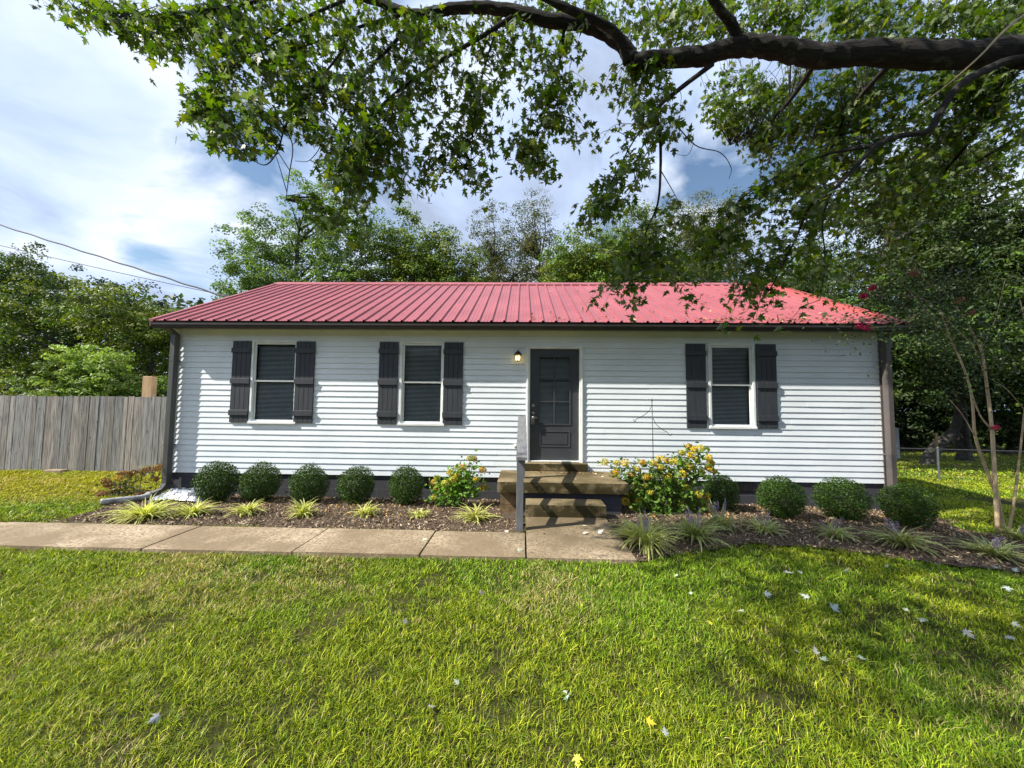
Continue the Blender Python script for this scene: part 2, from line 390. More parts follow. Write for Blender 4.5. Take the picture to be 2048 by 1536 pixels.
def in_bed(x, y): return inpoly(x, y, bedL) | inpoly(x, y, bedR)
def in_path(x, y): return ((y > PY0) & (y < PY1) & (x < 1.2) & (x > -9)) | ((x > .03) & (x < 1.22) & (y > PY0) & (y < 5.5))
tag(grid_mesh('mulch_bed', np.arange(-8, 9, .05), np.arange(3.8, 7.0, .05), M['mulch'], .028,
    lambda x, y: in_bed(x+.04*(fbm(x*6, y*6)-.5), y) & ~in_path(x, y), .05), kind='structure')

def rough_block(mb, x0, x1, y0, y1, z0, z1, st=.05, amp=.010, rnd=.02):
    nx_, ny_, nz_ = [max(2, int(round(d_/st))) for d_ in (x1-x0, y1-y0, z1-z0)]
    def pt(x, y, z):
        c_ = [(x0+x1)/2, (y0+y1)/2, (z0+z1)/2]; h_ = [(x1-x0)/2, (y1-y0)/2, (z1-z0)/2]; p = [x, y, z]
        q = [min(max(p[i], c_[i]-h_[i]+rnd), c_[i]+h_[i]-rnd) for i in range(3)]; d_ = Vector([p[i]-q[i] for i in range(3)])
        if d_.length > 1e-6: d_ = d_.normalized()*rnd
        w_ = (float(fbm(x*5+z*3, y*5+z*7, 4))-.5)*amp
        v_ = Vector(q)+d_; o_ = (v_-Vector(c_)); o_ = Vector([o_[i]/h_[i] for i in range(3)])
        ax = max(range(3), key=lambda i: abs(o_[i])); v_[ax] += w_*(1 if o_[ax] > 0 else -1); return v_
    for ax, (na, nb) in ((0, (ny_, nz_)), (1, (nx_, nz_)), (2, (nx_, ny_))):
        for sd in (0, 1):
            vs = []
            for b_ in range(nb+1):
                for a_ in range(na+1):
                    fa_, fb_ = a_/na, b_/nb
                    p = (([x0, x1][sd], y0+(y1-y0)*fa_, z0+(z1-z0)*fb_), (x0+(x1-x0)*fa_, [y0, y1][sd], z0+(z1-z0)*fb_), (x0+(x1-x0)*fa_, y0+(y1-y0)*fb_, [z0, z1][sd]))[ax]
                    vs.append(pt(*p))
            mb.add(vs, [(b_*(na+1)+a_, b_*(na+1)+a_+1, (b_+1)*(na+1)+a_+1, (b_+1)*(na+1)+a_) for b_ in range(nb) for a_ in range(na)])
# concrete path: slabs with a real edge, joints left open
pb = MB(); js = [-9.0, -6.6, -4.05, -2.42, -1.06, 0.055, 1.20]
for i in range(len(js)-1):
    g_ = .006; dz = (-.004, .003, 0, .004, -.002, 0.0)[i]
    y1 = 5.38 if i == 5 else PY1
    y0 = PY0 if i < 5 else PY0-.01
    rough_block(pb, js[i]+g_, js[i+1]-g_, y0, y1, .02, PATHZ+dz, .08, .006, .012)
# rounded far left end of the walk bends back a little
tag(pb.build('path', M['path'], None, True), kind='structure')

# ------------------------------------------------------------ house
house = empty('house', (0, D, 0), 'single storey white clapboard house with red metal roof and dark grey shutters', 'house')
wins = []
for (a, b_, c_, d_) in ((507, 593, 680.5, 847), (802, 888.5, 682.5, 850.5), (1414, 1511, 687, 857)):
    p = aY(a, c_, D); q = aY(b_, d_, D); wins.append((p.x, q.x, q.z, p.z))
DX0, DX1, DZ0, DZ1 = 0.142, 1.035, 0.765, 2.79
FW = 0.085
openings = [(w[0]+FW-.02, w[1]-FW+.02, w[2]+FW-.02, w[3]-FW+.02) for w in wins] + [(DX0-.01, DX1+.01, .60, DZ1+.01)]
SZ0, SZ1, NL = 0.452, 3.115, 26
lap = (SZ1-SZ0)/NL
V = []; Fq = []
rr = random.Random(5)
for l in range(NL):
    z0 = SZ0+l*lap; z1 = z0+lap
    seams = sorted(rr.uniform(XL, XR) for _ in range(2))
    ph = rr.uniform(0, 50)
    def prot(x, t):  # outward protrusion of lap face
        k = sum(1 for s_ in seams if x > s_-1e-6) % 2
        w = (float(vnoise(x*1.1+ph, l*3.3))-.5)*.0028 + (float(vnoise(x*4+ph, l*7.3))-.5)*.0012
        return .003+(.0135)*(1-t)+k*.0022*(1-t)+w*(1-t)
    zs = sorted({z0, z1} | {o_[2] for o_ in openings if z0 < o_[2] < z1} | {o_[3] for o_ in openings if z0 < o_[3] < z1})
    for a_, b_ in zip(zs[:-1], zs[1:]):
        ints = [(XL+.10, XR-.10)]; mid = (a_+b_)/2
        for o_ in openings:
            if o_[2] < mid < o_[3]:
                ni = []
                for (s0, s1) in ints:
                    if o_[1] <= s0 or o_[0] >= s1: ni.append((s0, s1)); continue
                    if o_[0] > s0: ni.append((s0, o_[0]))
                    if o_[1] < s1: ni.append((o_[1], s1))
                ints = ni
        for (s0, s1) in ints:
            br_ = sorted({s0, s1} | {s0+(s1-s0)*k/max(1, int((s1-s0)/.18)) for k in range(1, int((s1-s0)/.18))} | {q for s_ in seams if s0 < s_ < s1 for q in (s_-.001, s_+.001)})
            for xa, xb in zip(br_[:-1], br_[1:]):
                ta, tb = (a_-z0)/lap, (b_-z0)/lap; n0 = len(V)
                V += [(xa, D-prot(xa, ta), a_), (xb, D-prot(xb, ta), a_), (xb, D-prot(xb, tb), b_), (xa, D-prot(xa, tb), b_)]
                Fq.append([n0, n0+1, n0+2, n0+3])
                if a_ == z0:
                    n0 = len(V)
                    V += [(xa, D-.001, z0+.001), (xb, D-.001, z0+.001), (xb, D-prot(xb, 0), z0), (xa, D-prot(xa, 0), z0)]
                    Fq.append([n0, n0+1, n0+2, n0+3])
mesh_np('wall', np.array(V), [np.array(Fq)], M['siding'], house)
# side and rear walls, gables
sb = MB()
RY, RZ, EY, EZ = 9.83, 5.02, 6.49, 3.235
for X in (XL, XR):
    s_ = 1 if X > 0 else -1
    sb.add([(X, D+.01, .3), (X, YB, .3), (X, YB, 3.1), (X, RY, RZ-.12), (X, D+.01, 3.35)], [(0, 1, 2, 3, 4)])
sb.add([(XL, YB, .3), (XR, YB, .3), (XR, YB, 3.1), (XL, YB, 3.1)], [(0, 1, 2, 3)])
sb.build('wall', M['siding'], house)
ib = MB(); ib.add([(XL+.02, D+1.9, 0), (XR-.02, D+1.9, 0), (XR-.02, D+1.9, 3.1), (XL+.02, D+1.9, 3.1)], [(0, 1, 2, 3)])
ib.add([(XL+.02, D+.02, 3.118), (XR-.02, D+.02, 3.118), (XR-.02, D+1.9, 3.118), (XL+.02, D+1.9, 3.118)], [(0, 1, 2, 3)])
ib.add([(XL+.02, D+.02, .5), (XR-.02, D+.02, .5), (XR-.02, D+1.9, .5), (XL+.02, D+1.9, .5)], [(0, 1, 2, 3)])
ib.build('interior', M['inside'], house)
cb_ = MB(); cb_.box(XL, XL+.105, D-.022, D+.008, .43, 3.115); cb_.build('corner_trim', M['white'], house)
cb_ = MB(); cb_.box(XR-.105, XR, D-.022, D+.008, -.05, 3.115); o = cb_.build('corner_trim', M['corner_r'], house); o['label'] = 'taupe corner trim at the right end of the wall'
fb = MB(); fb.box(XL+.03, XR-.03, D+.018, D+.2, -.4, .451); fb.build('foundation', M['block'], house)
for (a, b_) in ((470, 492), (845, 862), (1463, 1509)):
    p = aY(a, 975, D); q = aY(b_, 975, D); vb = MB(); x0, x1 = p.x, q.x
    vb.box(x0, x1, D+.006, D+.0175, .27, .43)
    n_ = max(3, int((x1-x0)/.03))
    for k in range(n_): xx = x0+(x1-x0)*(k+.5)/n_; vb.box(xx-.006, xx+.006, D-.004, D+.0058, .275, .425)
    vb.build('foundation_vent', M['black_metal'], house)
# soffit, frieze
so = MB(); so.box(XL-.18, XR+.14, EY+.02, D-.001, 3.118, 3.135); so.build('soffit', M['soffit'], house)
# roof
x_l, x_r = aY(305, 640, EY).x, aY(1814, 648, EY).x
RXL, RXR = x_l, x_r
prof = []
sp_r = .2286; x = RXL
while x < RXR-.02:
    prof += [(x, .002), (x+.012, .030), (x+.034, .030), (x+.046, .002)]
    for q in (.105, .165):
        if x+q+.02 < RXR: prof += [(x+q, .0), (x+q+.006, .004), (x+q+.014, .004), (x+q+.020, .0)]
    x += sp_r
prof.append((RXR, .002))
V = []; nrm = Vector((0, -(RZ-EZ), RY-EY)).normalized()
rows = [(EY-.02, EZ-.0107), (RY, RZ)]
for (yy, zz_) in rows:
    for (xx, h) in prof: V.append((xx, yy+nrm.y*h, zz_+nrm.z*h))
n_ = len(prof); Fq = [[i, i+1, n_+i+1, n_+i] for i in range(n_-1)]
# rear slope
b0 = len(V); V += [(RXL, RY+.001, RZ), (RXR, RY+.001, RZ), (RXR, 13.2, EZ-.02), (RXL, 13.2, EZ-.02)]; Fq.append([b0, b0+1, b0+2, b0+3])
roof = mesh_np('roof', np.array(V), [np.array(Fq)], M['roof'], house)
rc = MB(); rc.add([(RXL-.01, RY-.17, RZ-.17*.536+.036), (RXR+.01, RY-.17, RZ-.17*.536+.036), (RXR+.01, RY, RZ+.05), (RXL-.01, RY, RZ+.05), (RXR+.01, RY+.17, RZ-.05), (RXL-.01, RY+.17, RZ-.05),
       (RXL-.01, RY-.17, RZ-.17*.536+.016), (RXR+.01, RY-.17, RZ-.17*.536+.016)], [(0, 1, 2, 3), (3, 2, 4, 5), (6, 7, 1, 0)])
rc.build('ridge_cap', M['roof'], roof)
for X, s_ in ((RXL, -1), (RXR, 1)):
    rk = MB(); pts = [(EY-.03, EZ-.016), (RY, RZ)]
    vs = []
    for (yy, zz_) in pts: vs += [(X-.05*s_, yy, zz_+.034), (X+.018*s_, yy, zz_+.034), (X+.018*s_, yy, zz_-.10), (X-.0*s_, yy, zz_-.10)]
    rk.add(vs, [(0, 1, 5, 4), (1, 2, 6, 5), (2, 3, 7, 6), (0, 3, 2, 1)]); rk.build('rake_trim', M['roof'], roof)
    bs = MB(); bs.add([(X, EY, EZ-.1), (X, RY, RZ-.1), (XL if s_ < 0 else XR, RY, RZ-.1), (XL if s_ < 0 else XR, EY, EZ-.1)], [(0, 1, 2, 3)]); bs.build('rake_soffit', M['white'], roof)
fa = MB(); fa.box(RXL+.02, RXR-.02, EY-.001, EY+.02, 3.09, 3.20); fa.build('fascia', M['gutter'], house)
gt = MB(); gy = 6.385
gx0, gx1 = aY(300, 650, gy).x, aY(1819, 655, gy).x
zt, zb = 3.185, 3.075
sec = [(EY-.002, zt), (EY-.002, zb), (gy+.03, zb), (gy+.012, zb+.03), (gy, zb+.06), (gy, zt-.012), (gy-.008, zt), (gy+.012, zt), (gy+.016, zb+.02), (EY-.01, zb+.012)]
vs = [(gx0, a, b_) for a, b_ in sec]+[(gx1, a, b_) for a, b_ in sec]; k = len(sec)
gt.add(vs, [(i, (i+1) % k, k+(i+1) % k, k+i) for i in range(k-1)]+[tuple(range(6)), tuple(range(k, k+6))])
gt.build('gutter', M['gutter'], house)
# downspouts
def downspout(x0, x1, zbot, mat, label):
    d = MB(); y0, y1 = D-.160, D-.055
    d.box(x0, x1, y0, y1, zbot, 3.0, bev=.006)
    d.add([(x0, y0, 3.0), (x1, y0, 3.0), (x1, y1, 3.0), (x0, y1, 3.0), (x0, y0-.17, 3.09), (x1, y0-.17, 3.09), (x1, y1-.17, 3.09), (x0, y1-.17, 3.09)],
          [(0, 1, 5, 4), (1, 2, 6, 5), (2, 3, 7, 6), (3, 0, 4, 7)])
    for z in (.95, 2.5): d.box(x0-.003, x1+.003, y0-.003, D-.02, z, z+.025)
    for z in (.62, 2.35): d.box(x0-.002, x1+.002, y0-.002, y1+.002, z, z+.008)
    return d
p0 = aY(349, 800, D-.155)
dl = downspout(-6.50, -6.405, .28, M['downspout'], '')
a0 = [(-6.50, D-.155, .28), (-6.405, D-.155, .28), (-6.405, D-.055, .28), (-6.50, D-.055, .28)]
a1 = [(-6.53, D-.17, .19), (-6.44, D-.19, .19), (-6.41, D-.10, .17), (-6.50, D-.09, .17)]
a2 = [(-6.66, D-.30, .12), (-6.58, D-.33, .10), (-6.50, D-.26, .08), (-6.60, D-.22, .08)]
dl.add(a0+a1+a2, [(i, (i+1) % 4, 4+(i+1) % 4, 4+i) for i in range(4)]+[(4+i, 4+(i+1) % 4, 8+(i+1) % 4, 8+i) for i in range(4)])
dl.build('downspout', M['downspout'], house)
dr = downspout(6.345, 6.435, -.02, M['downspout_r'], ''); o = dr.build('downspout', M['downspout_r'], house); o['label'] = 'taupe downspout at the right corner'

def slats(x0, x1, z0, z1, y, pitch=.024):
    s_ = MB(); z = z0
    while z < z1:
        s_.add([(x0, y-.010, z), (x1, y-.010, z), (x1, y+.010, z+.012), (x0, y+.010, z+.012)], [(0, 1, 2, 3)])
        z += pitch
    return s_
# windows
for (x0, x1, z0, z1) in wins:
    w = MB(); t = .045; yo = D-.034; yi = D+.05
    # outer casing
    w.box(x0, x0+t, yo, yi, z0, z1, bev=.004); w.box(x1-t, x1, yo, yi, z0, z1, bev=.004)
    w.box(x0+t, x1-t, yo, yi, z1-t, z1, bev=.004); w.box(x0-.005, x1+.005, yo-.02, yi, z0-.012, z0+t-.015, bev=.004)
    # sash frames, upper one in front
    zm = z0+(z1-z0)*.505; s2 = .035
    for (za, zb_, yy) in ((zm-.012, z1-t, D-.010), (z0+t-.015, zm+.018, D+.012)):
        xa, xb = x0+t, x1-t
        w.box(xa, xa+s2, yy, yy+.025, za, zb_, bev=.003); w.box(xb-s2, xb, yy, yy+.025, za, zb_, bev=.003)
        w.box(xa+s2, xb-s2, yy, yy+.025, zb_-s2*.9, zb_, bev=.003); w.box(xa+s2, xb-s2, yy, yy+.025, za, za+s2*.9, bev=.003)
    fr_ = w.build('window', M['white'], house)
    xa, xb = x0+t+s2, x1-t-s2
    pn = MB(); pn.add([(xa-.01, D+.004, zm), (xb+.01, D+.004, zm), (xb+.01, D+.004, z1-t-.01), (xa-.01, D+.004, z1-t-.01)], [(0, 1, 2, 3)]); pn.build('pane', M['glass'], fr_)
    pn = MB(); pn.add([(xa-.01, D+.026, z0+t), (xb+.01, D+.026, z0+t), (xb+.01, D+.026, zm), (xa-.01, D+.026, zm)], [(0, 1, 2, 3)]); pn.build('pane', M['glass'], fr_)
    slats(xa-.03, xb+.03, z0+.03, z1-.03, D+.085).build('blind', M['blind'], fr_)
# shutters
shut = [(467, 503, 682.5, 845.5), (593.5, 631.5, 683, 847), (759.5, 799.5, 684, 849.5), (888.5, 928, 685, 850.5), (1371, 1413, 687.5, 857), (1511, 1553, 687.5, 856.5)]
for i, (a, b_, c_, d_) in enumerate(shut):
    p = aY(a, c_, D-.03); q = aY(b_-3, d_, D-.03); x0, x1, z0, z1 = p.x, p.x+.355, 1.385, 2.895
    s_ = MB(); w_ = (x1-x0)/4
    for k in range(4): s_.box(x0+k*w_+.0015, x0+(k+1)*w_-.0015, D-.040, D-.018, z0, z1, bev=.003)
    s_.box(x0+.01, x1-.01, D-.0215, D-.016, z0+.01, z1-.01)
    st_ = s_.build('shutter', M['shutter'], house)
    h = z1-z0
    for f0, f1 in ((.084, .145), (.462, .527), (.849, .914)):
        bt = MB(); bt.box(x0-.006, x1+.004, D-.064, D-.0405, z1-h*f1, z1-h*f0, bev=.003); bt.build('batten', M['shutter'], st_)
# door frame, door
f = MB(); yo = D-.030
f.box(DX0-.065, DX0-.002, yo, D+.08, .655, DZ1+.06, bev=.004); f.box(DX1+.002, DX1+.065, yo, D+.08, .655, DZ1+.06, bev=.004)
f.box(DX0-.002, DX1+.002, yo, D+.08, DZ1+.002, DZ1+.06, bev=.004); f.box(DX0-.002, DX1+.002, D-.02, D+.09, DZ0-.025, DZ0-.004, bev=.003)
f.box(DX0-.06, DX0-.03, yo-.012, yo-.001, .66, DZ1+.03, bev=.003); f.box(DX1+.03, DX1+.06, yo-.012, yo-.001, .66, DZ1+.03, bev=.003)
f.build('door_frame', M['white'], house)
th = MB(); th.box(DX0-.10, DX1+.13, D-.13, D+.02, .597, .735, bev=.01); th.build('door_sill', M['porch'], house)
yd = D+.045
l0 = aY(1077.5, 713.5, yd); l1 = aY(1140.5, 849.5, yd); LX0, LX1, LZ0, LZ1 = l0.x, l1.x, l1.z, l0.z
d = MB()
d.box(DX0, LX0, yd, yd+.04, DZ0, DZ1); d.box(LX1, DX1, yd, yd+.04, DZ0, DZ1); d.box(LX0, LX1, yd, yd+.04, LZ1, DZ1); d.box(LX0, LX1, yd, yd+.04, DZ0, LZ0)
for (a, b_, c_, e_) in ((LX0-.012, LX0+.016, LZ0-.012, LZ1+.012), (LX1-.016, LX1+.012, LZ0-.012, LZ1+.012)): d.box(a, b_, yd-.012, yd-.001, c_, e_, bev=.004)
for zc in (LZ0, LZ1): d.box(LX0+.017, LX1-.017, yd-.012, yd-.001, zc-.012, zc+.016, bev=.004)
q0 = aY(1079, 861.5, yd); q1 = aY(1140, 894.5, yd)
for (a, b_, c_, e_) in ((q0.x, q0.x+.022, q1.z, q0.z), (q1.x-.022, q1.x, q1.z, q0.z), (q0.x+.0225, q1.x-.0225, q0.z-.022, q0.z), (q0.x+.0225, q1.x-.0225, q1.z, q1.z+.022)): d.box(a, b_, yd-.010, yd-.001, c_, e_, bev=.004)
d.box(q0.x+.045, q1.x-.045, yd-.008, yd-.001, q1.z+.045, q0.z-.045, bev=.005)
door = d.build('door', M['door'], house)
mu = MB(); xm = (LX0+LX1)/2; mu.box(xm-.013, xm+.013, yd-.006, yd+.006, LZ0+.017, LZ1-.013, bev=.003)
for k in (1, 2):
    zc = LZ0+(LZ1-LZ0)*k/3
    for (a, b_) in ((LX0+.017, xm-.0135), (xm+.0135, LX1-.017)): mu.box(a, b_, yd-.006, yd+.006, zc-.013, zc+.013, bev=.003)
mu.build('muntin', M['door'], door)
pn = MB(); pn.add([(LX0, yd+.02, LZ0), (LX1, yd+.02, LZ0), (LX1, yd+.02, LZ1), (LX0, yd+.02, LZ1)], [(0, 1, 2, 3)]); pn.build('pane', M['glass'], door)
slats(LX0-.01, LX1+.01, LZ0, LZ1, yd+.06, .022).build('blind', M['blind'], door)
def knob(px, py, r, nm):
    p = aY(px, py, yd); k = MB()
    k.tube([(p.x, yd-.001, p.z), (p.x, yd-.012, p.z)], r, 16); k.tube([(p.x, yd-.012, p.z), (p.x, yd-.03, p.z), (p.x, yd-.034, p.z)], [r*.7, r*.62, r*.3], 16)
    k.build(nm, M['nickel'], door, True); return p
knob(1065.7, 810.5, .030, 'deadbolt'); kp = knob(1065.7, 826, .030, 'lock_cylinder'); kz = aY(1066, 834, yd)
h = MB(); h.tube([(kz.x, yd-.001, kz.z), (kz.x, yd-.05, kz.z)], .014, 12); h.tube([(kz.x-.03, yd-.055, kz.z+.004), (kz.x+.03, yd-.06, kz.z+.002), (kz.x+.075, yd-.055, kz.z-.012)], [.011, .010, .008], 10)
h.build('door_handle', M['nickel'], door, True)
lb = empty('lockbox', (kz.x, yd-.07, kz.z-.1), 'small dark key lockbox with silver top hanging on the front door handle', 'lockbox')
k = MB(); k.box(kz.x-.036, kz.x+.030, yd-.085, yd-.045, kz.z-.135, kz.z-.045, bev=.006); k.build('body', M['lockbox'], lb)
k = MB(); k.box(kz.x-.037, kz.x+.031, yd-.087, yd-.043, kz.z-.044, kz.z-.012, bev=.005); k.build('cap', M['nickel'], lb)
k = MB(); k.tube([(kz.x-.018, yd-.065, kz.z-.014), (kz.x-.018, yd-.065, kz.z+.012), (kz.x, yd-.065, kz.z+.022), (kz.x+.014, yd-.065, kz.z+.012), (kz.x+.014, yd-.065, kz.z-.014)], .0035, 8); k.build('shackle', M['nickel'], lb)
# porch lamp
lp = aY(1036, 712, D-.11); bx, by, bz = lp.x, lp.y, lp.z
lm = MB(); lm.tube([(bx, D-.016, bz+.03), (bx, D-.03, bz+.03)], .045, 16); lm.tube([(bx, D-.03, bz+.03), (bx, D-.06, bz+.06), (bx, by+.0, bz+.075)], .009, 8)
lm.lathe(bx, by, [(.076, bz+.018), (.080, bz+.024), (.058, bz+.040), (.048, bz+.062), (.030, bz+.082), (.010, bz+.09), (.008, bz+.10), (.013, bz+.108), (.004, bz+.118)], 20)
lm.lathe(bx, by, [(.020, bz-.098), (.050, bz-.092), (.050, bz-.085)], 16)
for k_ in range(6):
    a = k_*PI/3+.3; lm.tube([(bx+.056*math.cos(a), by+.056*math.sin(a), bz+.02), (bx+.047*math.cos(a), by+.047*math.sin(a), bz-.09)], .0045, 6)
lamp = lm.build('porch_lamp', M['lamp_metal'], house, False)
lg = MB(); lg.lathe(bx, by, [(.040, bz-.084), (.046, bz-.02), (.046, bz+.0)], 16); lg.build('lamp_glass', M['lampglass'], lamp, True)
# small white hose vent on wall
hv = aY(1031, 892, D-.03); k = MB(); k.tube([(hv.x, D-.01, hv.z), (hv.x, D-.045, hv.z)], .035, 14); k.build('wall_cap', M['white'], house, True)

# ------------------------------------------------------------ porch
porch = empty('concrete_porch', (.62, 5.7, .0), 'mossy concrete porch slab with one step below the front door', 'porch')
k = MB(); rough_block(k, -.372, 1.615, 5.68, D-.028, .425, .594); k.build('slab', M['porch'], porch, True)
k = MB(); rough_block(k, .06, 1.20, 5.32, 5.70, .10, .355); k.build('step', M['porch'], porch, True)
k = MB(); k.box(-.32, 0.035, 5.80, D-.03, .0, .4245); k.box(-.318, -.13, 5.797, 5.7995, .225, .42); k.build('pier', M['blockbrown'], porch)
k = MB(); k.box(.04, 1.53, 5.79, D-.03, .0, .4244); k.build('pier', M['block'], porch)['label'] = 'dark painted block wall under the porch slab'
# handrail
hr = empty('handrail', (-.02, 4.76, PATHZ), 'grey painted wooden handrail on posts beside the porch steps', 'handrail')
zn, zf, yn, yf = 1.06, 1.525, 4.70, 6.45
k = MB(); sl = (zf-zn)/(yf-yn)
vs = []
for (yy, zz_) in ((yn, zn), (yf, zf)): vs += [(-.068, yy, zz_), (.070, yy, zz_), (.070, yy, zz_+.038), (-.068, yy, zz_+.038)]
k.add(vs, [(0, 1, 2, 3), (4, 7, 6, 5), (0, 4, 5, 1), (1, 5, 6, 2), (2, 6, 7, 3), (3, 7, 4, 0)]); k.build('top_rail', M['railtop'], hr)
k = MB(); k.box(-.062, .027, 4.74, 4.83, .12, zn+sl*.04-.002, bev=.004); k.build('post', M['rail'], hr)
k = MB(); k.box(-.035, .054, 5.95, 6.04, .595, zn+sl*1.25-.002, bev=.004); k.build('post', M['rail'], hr)
k = MB(); vs = []
for (yy, zz_) in ((4.831, .52), (5.949, .82)): vs += [(-.02, yy, zz_), (.018, yy, zz_), (.018, yy, zz_+.09), (-.02, yy, zz_+.09)]
k.add(vs, [(0, 1, 2, 3), (4, 7, 6, 5), (0, 4, 5, 1), (1, 5, 6, 2), (2, 6, 7, 3), (3, 7, 4, 0)]); k.build('lower_rail', M['rail'], hr)

# ------------------------------------------------------------ left fence, post, block
fe = empty('privacy_fence', (-14, 8.9, 0), 'weathered grey wooden privacy fence left of the house', 'fence')
k = MB(); x = -22.0; rf = random.Random(9)
while x < -6.7:
    w_ = rf.choice((.135, .14, .09)); t = rf.uniform(.68, 1.25); br_ = rf.uniform(-.02, .03)
    c = ((.225+br_)*t, (.218+br_*.4)*t, (.200)*t); top = 1.855+rf.uniform(-.012, .012)+.002*(x+14)
    yy = 8.9+rf.uniform(-.006, .006); lean = rf.uniform(-.006, .006)
    z0 = zgf(x, 8.9)+rf.uniform(-.0, .035)
    k.add([(x, yy, z0), (x+w_, yy, z0), (x+w_+lean, yy, top), (x+lean, yy, top), (x, yy+.018, z0), (x+w_, yy+.018, z0), (x+w_+lean, yy+.018, top), (x+lean, yy+.018, top)],
          [(0, 1, 2, 3), (4, 7, 6, 5), (3, 2, 6, 7), (0, 3, 7, 4), (1, 5, 6, 2)], c); x += w_+rf.uniform(.005, .013)
k.build('boards', M['fence'], fe)
k = MB()
for z in (.35, 1.0, 1.6): k.box(-22, -6.7, 8.93, 8.965, z, z+.085, c=(.2, .17, .14))
k.build('rails', M['fence'], fe)
p = aY(302, 753, 9.25)
k = MB(); k.box(p.x-.13, p.x+.13, 9.16, 9.30, -.02, p.z, bev=.008); tag(k.build('timber_post', M['tanpost']), 'pale new timber post rising behind the grey fence', 'post')
p = on_ground(124, 944); k = MB(); k.box(p.x-.22, p.x+.2, 8.62, 8.8, zgf(p.x, 8.7)-.03, zgf(p.x, 8.7)+.075, bev=.008); tag(k.build('concrete_block', M['path']), 'flat grey concrete block lying at the foot of the wooden fence', 'block')

# cables
def cable(pts, r, label, twist=False):
    P = [Vector(p) for p in pts]; k = MB(); out = []
    for i in range(60):
        t = i/59; a, b_, c_ = P; q = a*(1-t)**2+b_*2*t*(1-t)+c_*t*t
        if twist: q = q+Vector((0, 0, .012*math.sin(t*70)))
        out.append(q)
    k.tube(out, r, 6); tag(k.build('power_cable', M['wire'], None, True), label, 'cable', 'power cables running to the house')
def q3(a, m_, c_): return (a, m_*2-(a+c_)*.5, c_)
A = aY(-150, 402, 13.0); B = aY(220, 520, 10.9); C_ = Vector((-6.56, 9.9, 4.15)); cable(q3(A, B, C_), .022, 'thick twisted power cable sagging from upper left to the roof', True)
A = aY(-150, 455, 13.4); B = aY(250, 548, 11.6); C_ = Vector((-6.56, 10.2, 4.45)); cable(q3(A, B, C_), .011, 'thin dark wire crossing beneath the thick cable to the roof')

# ------------------------------------------------------------ leaf cloud builders
def rot_basis(n, rng, up_bias=0.0, droop=None):
    a = rng.normal(size=(n, 3)); a[:, 2] += up_bias; a /= np.linalg.norm(a, axis=1)[:, None]
    b = rng.normal(size=(n, 3))
    if droop is not None: b = b*.6+droop
    b -= a*np.sum(a*b, 1)[:, None]; b /= np.linalg.norm(b, axis=1)[:, None]
    return a, b, np.cross(a, b)   # normal, length dir, width dir
MAPLE = np.array([(0, 0), (.08, .12), (.34, .02), (.20, .22), (.40, .26), (.62, .50), (.38, .44), (.19, .42), (.26, .62), (.36, .74), (.20, .72), (.10, .86), (0, 1.12),
                  (-.10, .86), (-.20, .72), (-.36, .74), (-.26, .62), (-.19, .42), (-.38, .44), (-.62, .50), (-.40, .26), (-.20, .22), (-.34, .02), (-.08, .12)])
def maple_leaves(P, size, rng, col, flat=0.0, up=0.4):
    n = len(P); nn, l, w = rot_basis(n, rng, up, np.array([0, 0, -1.0]) if flat == 0 else None)
    if flat:
        nn = rng.normal(size=(n, 3))*flat; nn[:, 2] += np.where(rng.random(n) < .5, 1, -1); nn /= np.linalg.norm(nn, axis=1)[:, None]
        l = rng.normal(size=(n, 3)); l -= nn*np.sum(nn*l, 1)[:, None]; l /= np.linalg.norm(l, axis=1)[:, None]; w = np.cross(nn, l)
    k = len(MAPLE); V = np.zeros((n, k+1, 3)); s = size[:, None]
    curl = rng.uniform(-.15, .35, n)
    for i, (a, b_) in enumerate(MAPLE):
        V[:, i] = P+l*(b_*s)+w*(a*s)*.9-nn*((abs(a)*.5+b_*b_*.4)*curl)[:, None]*s
    V[:, k] = P+l*(.38*s)
    idx = np.arange(n)[:, None]*(k+1)
    tri = np.array([(k, i, (i+1) % k) for i in range(k)])
    Fc = (idx[:, :, None]+tri[None]).reshape(-1, 3)
    return V.reshape(-1, 3), Fc, np.repeat(col, k+1, 0)
def rhomb_leaves(P, size, rng, col, up=0.5, asp=.5, dirs=None, dw=0.0):
    n = len(P); nn, l, w = rot_basis(n, rng, up)
    if dirs is not None:
        nn = nn*(1-dw)+dirs*dw; nn /= np.linalg.norm(nn, axis=1)[:, None]+1e-9
        l -= nn*np.sum(nn*l, 1)[:, None]; l /= np.linalg.norm(l, axis=1)[:, None]+1e-9; w = np.cross(nn, l)
    s = size[:, None]; V = np.stack([P-l*s*.5, P+w*s*asp*.5-nn*s*.06, P+l*s*.5, P-w*s*asp*.5-nn*s*.06], 1)
    Fc = np.arange(n*4).reshape(n, 4); return V.reshape(-1, 3), Fc, np.repeat(col, 4, 0)

def jitcol(base, n, rng, v=.25, clump=None):
    c = np.array(base)[None]*(1+rng.uniform(-v, v, (n, 1)))
    c = c*(1+rng.uniform(-.12, .12, (n, 3)))
    return np.clip(c, .004, .95)

def spline(pts, n):
    pts = [Vector(p) for p in pts]; out = []
    P = [pts[0]*2-pts[1]]+pts+[pts[-1]*2-pts[-2]]
    for i in range(1, len(P)-2):
        for j in range(n):
            t = j/n; a, b_, c_, d_ = P[i-1:i+3]
            out.append(.5*((2*b_)+(c_-a)*t+(2*a-5*b_+4*c_-d_)*t*t+(-a+3*b_-3*c_+d_)*t**3))
    out.append(pts[-1]); return out

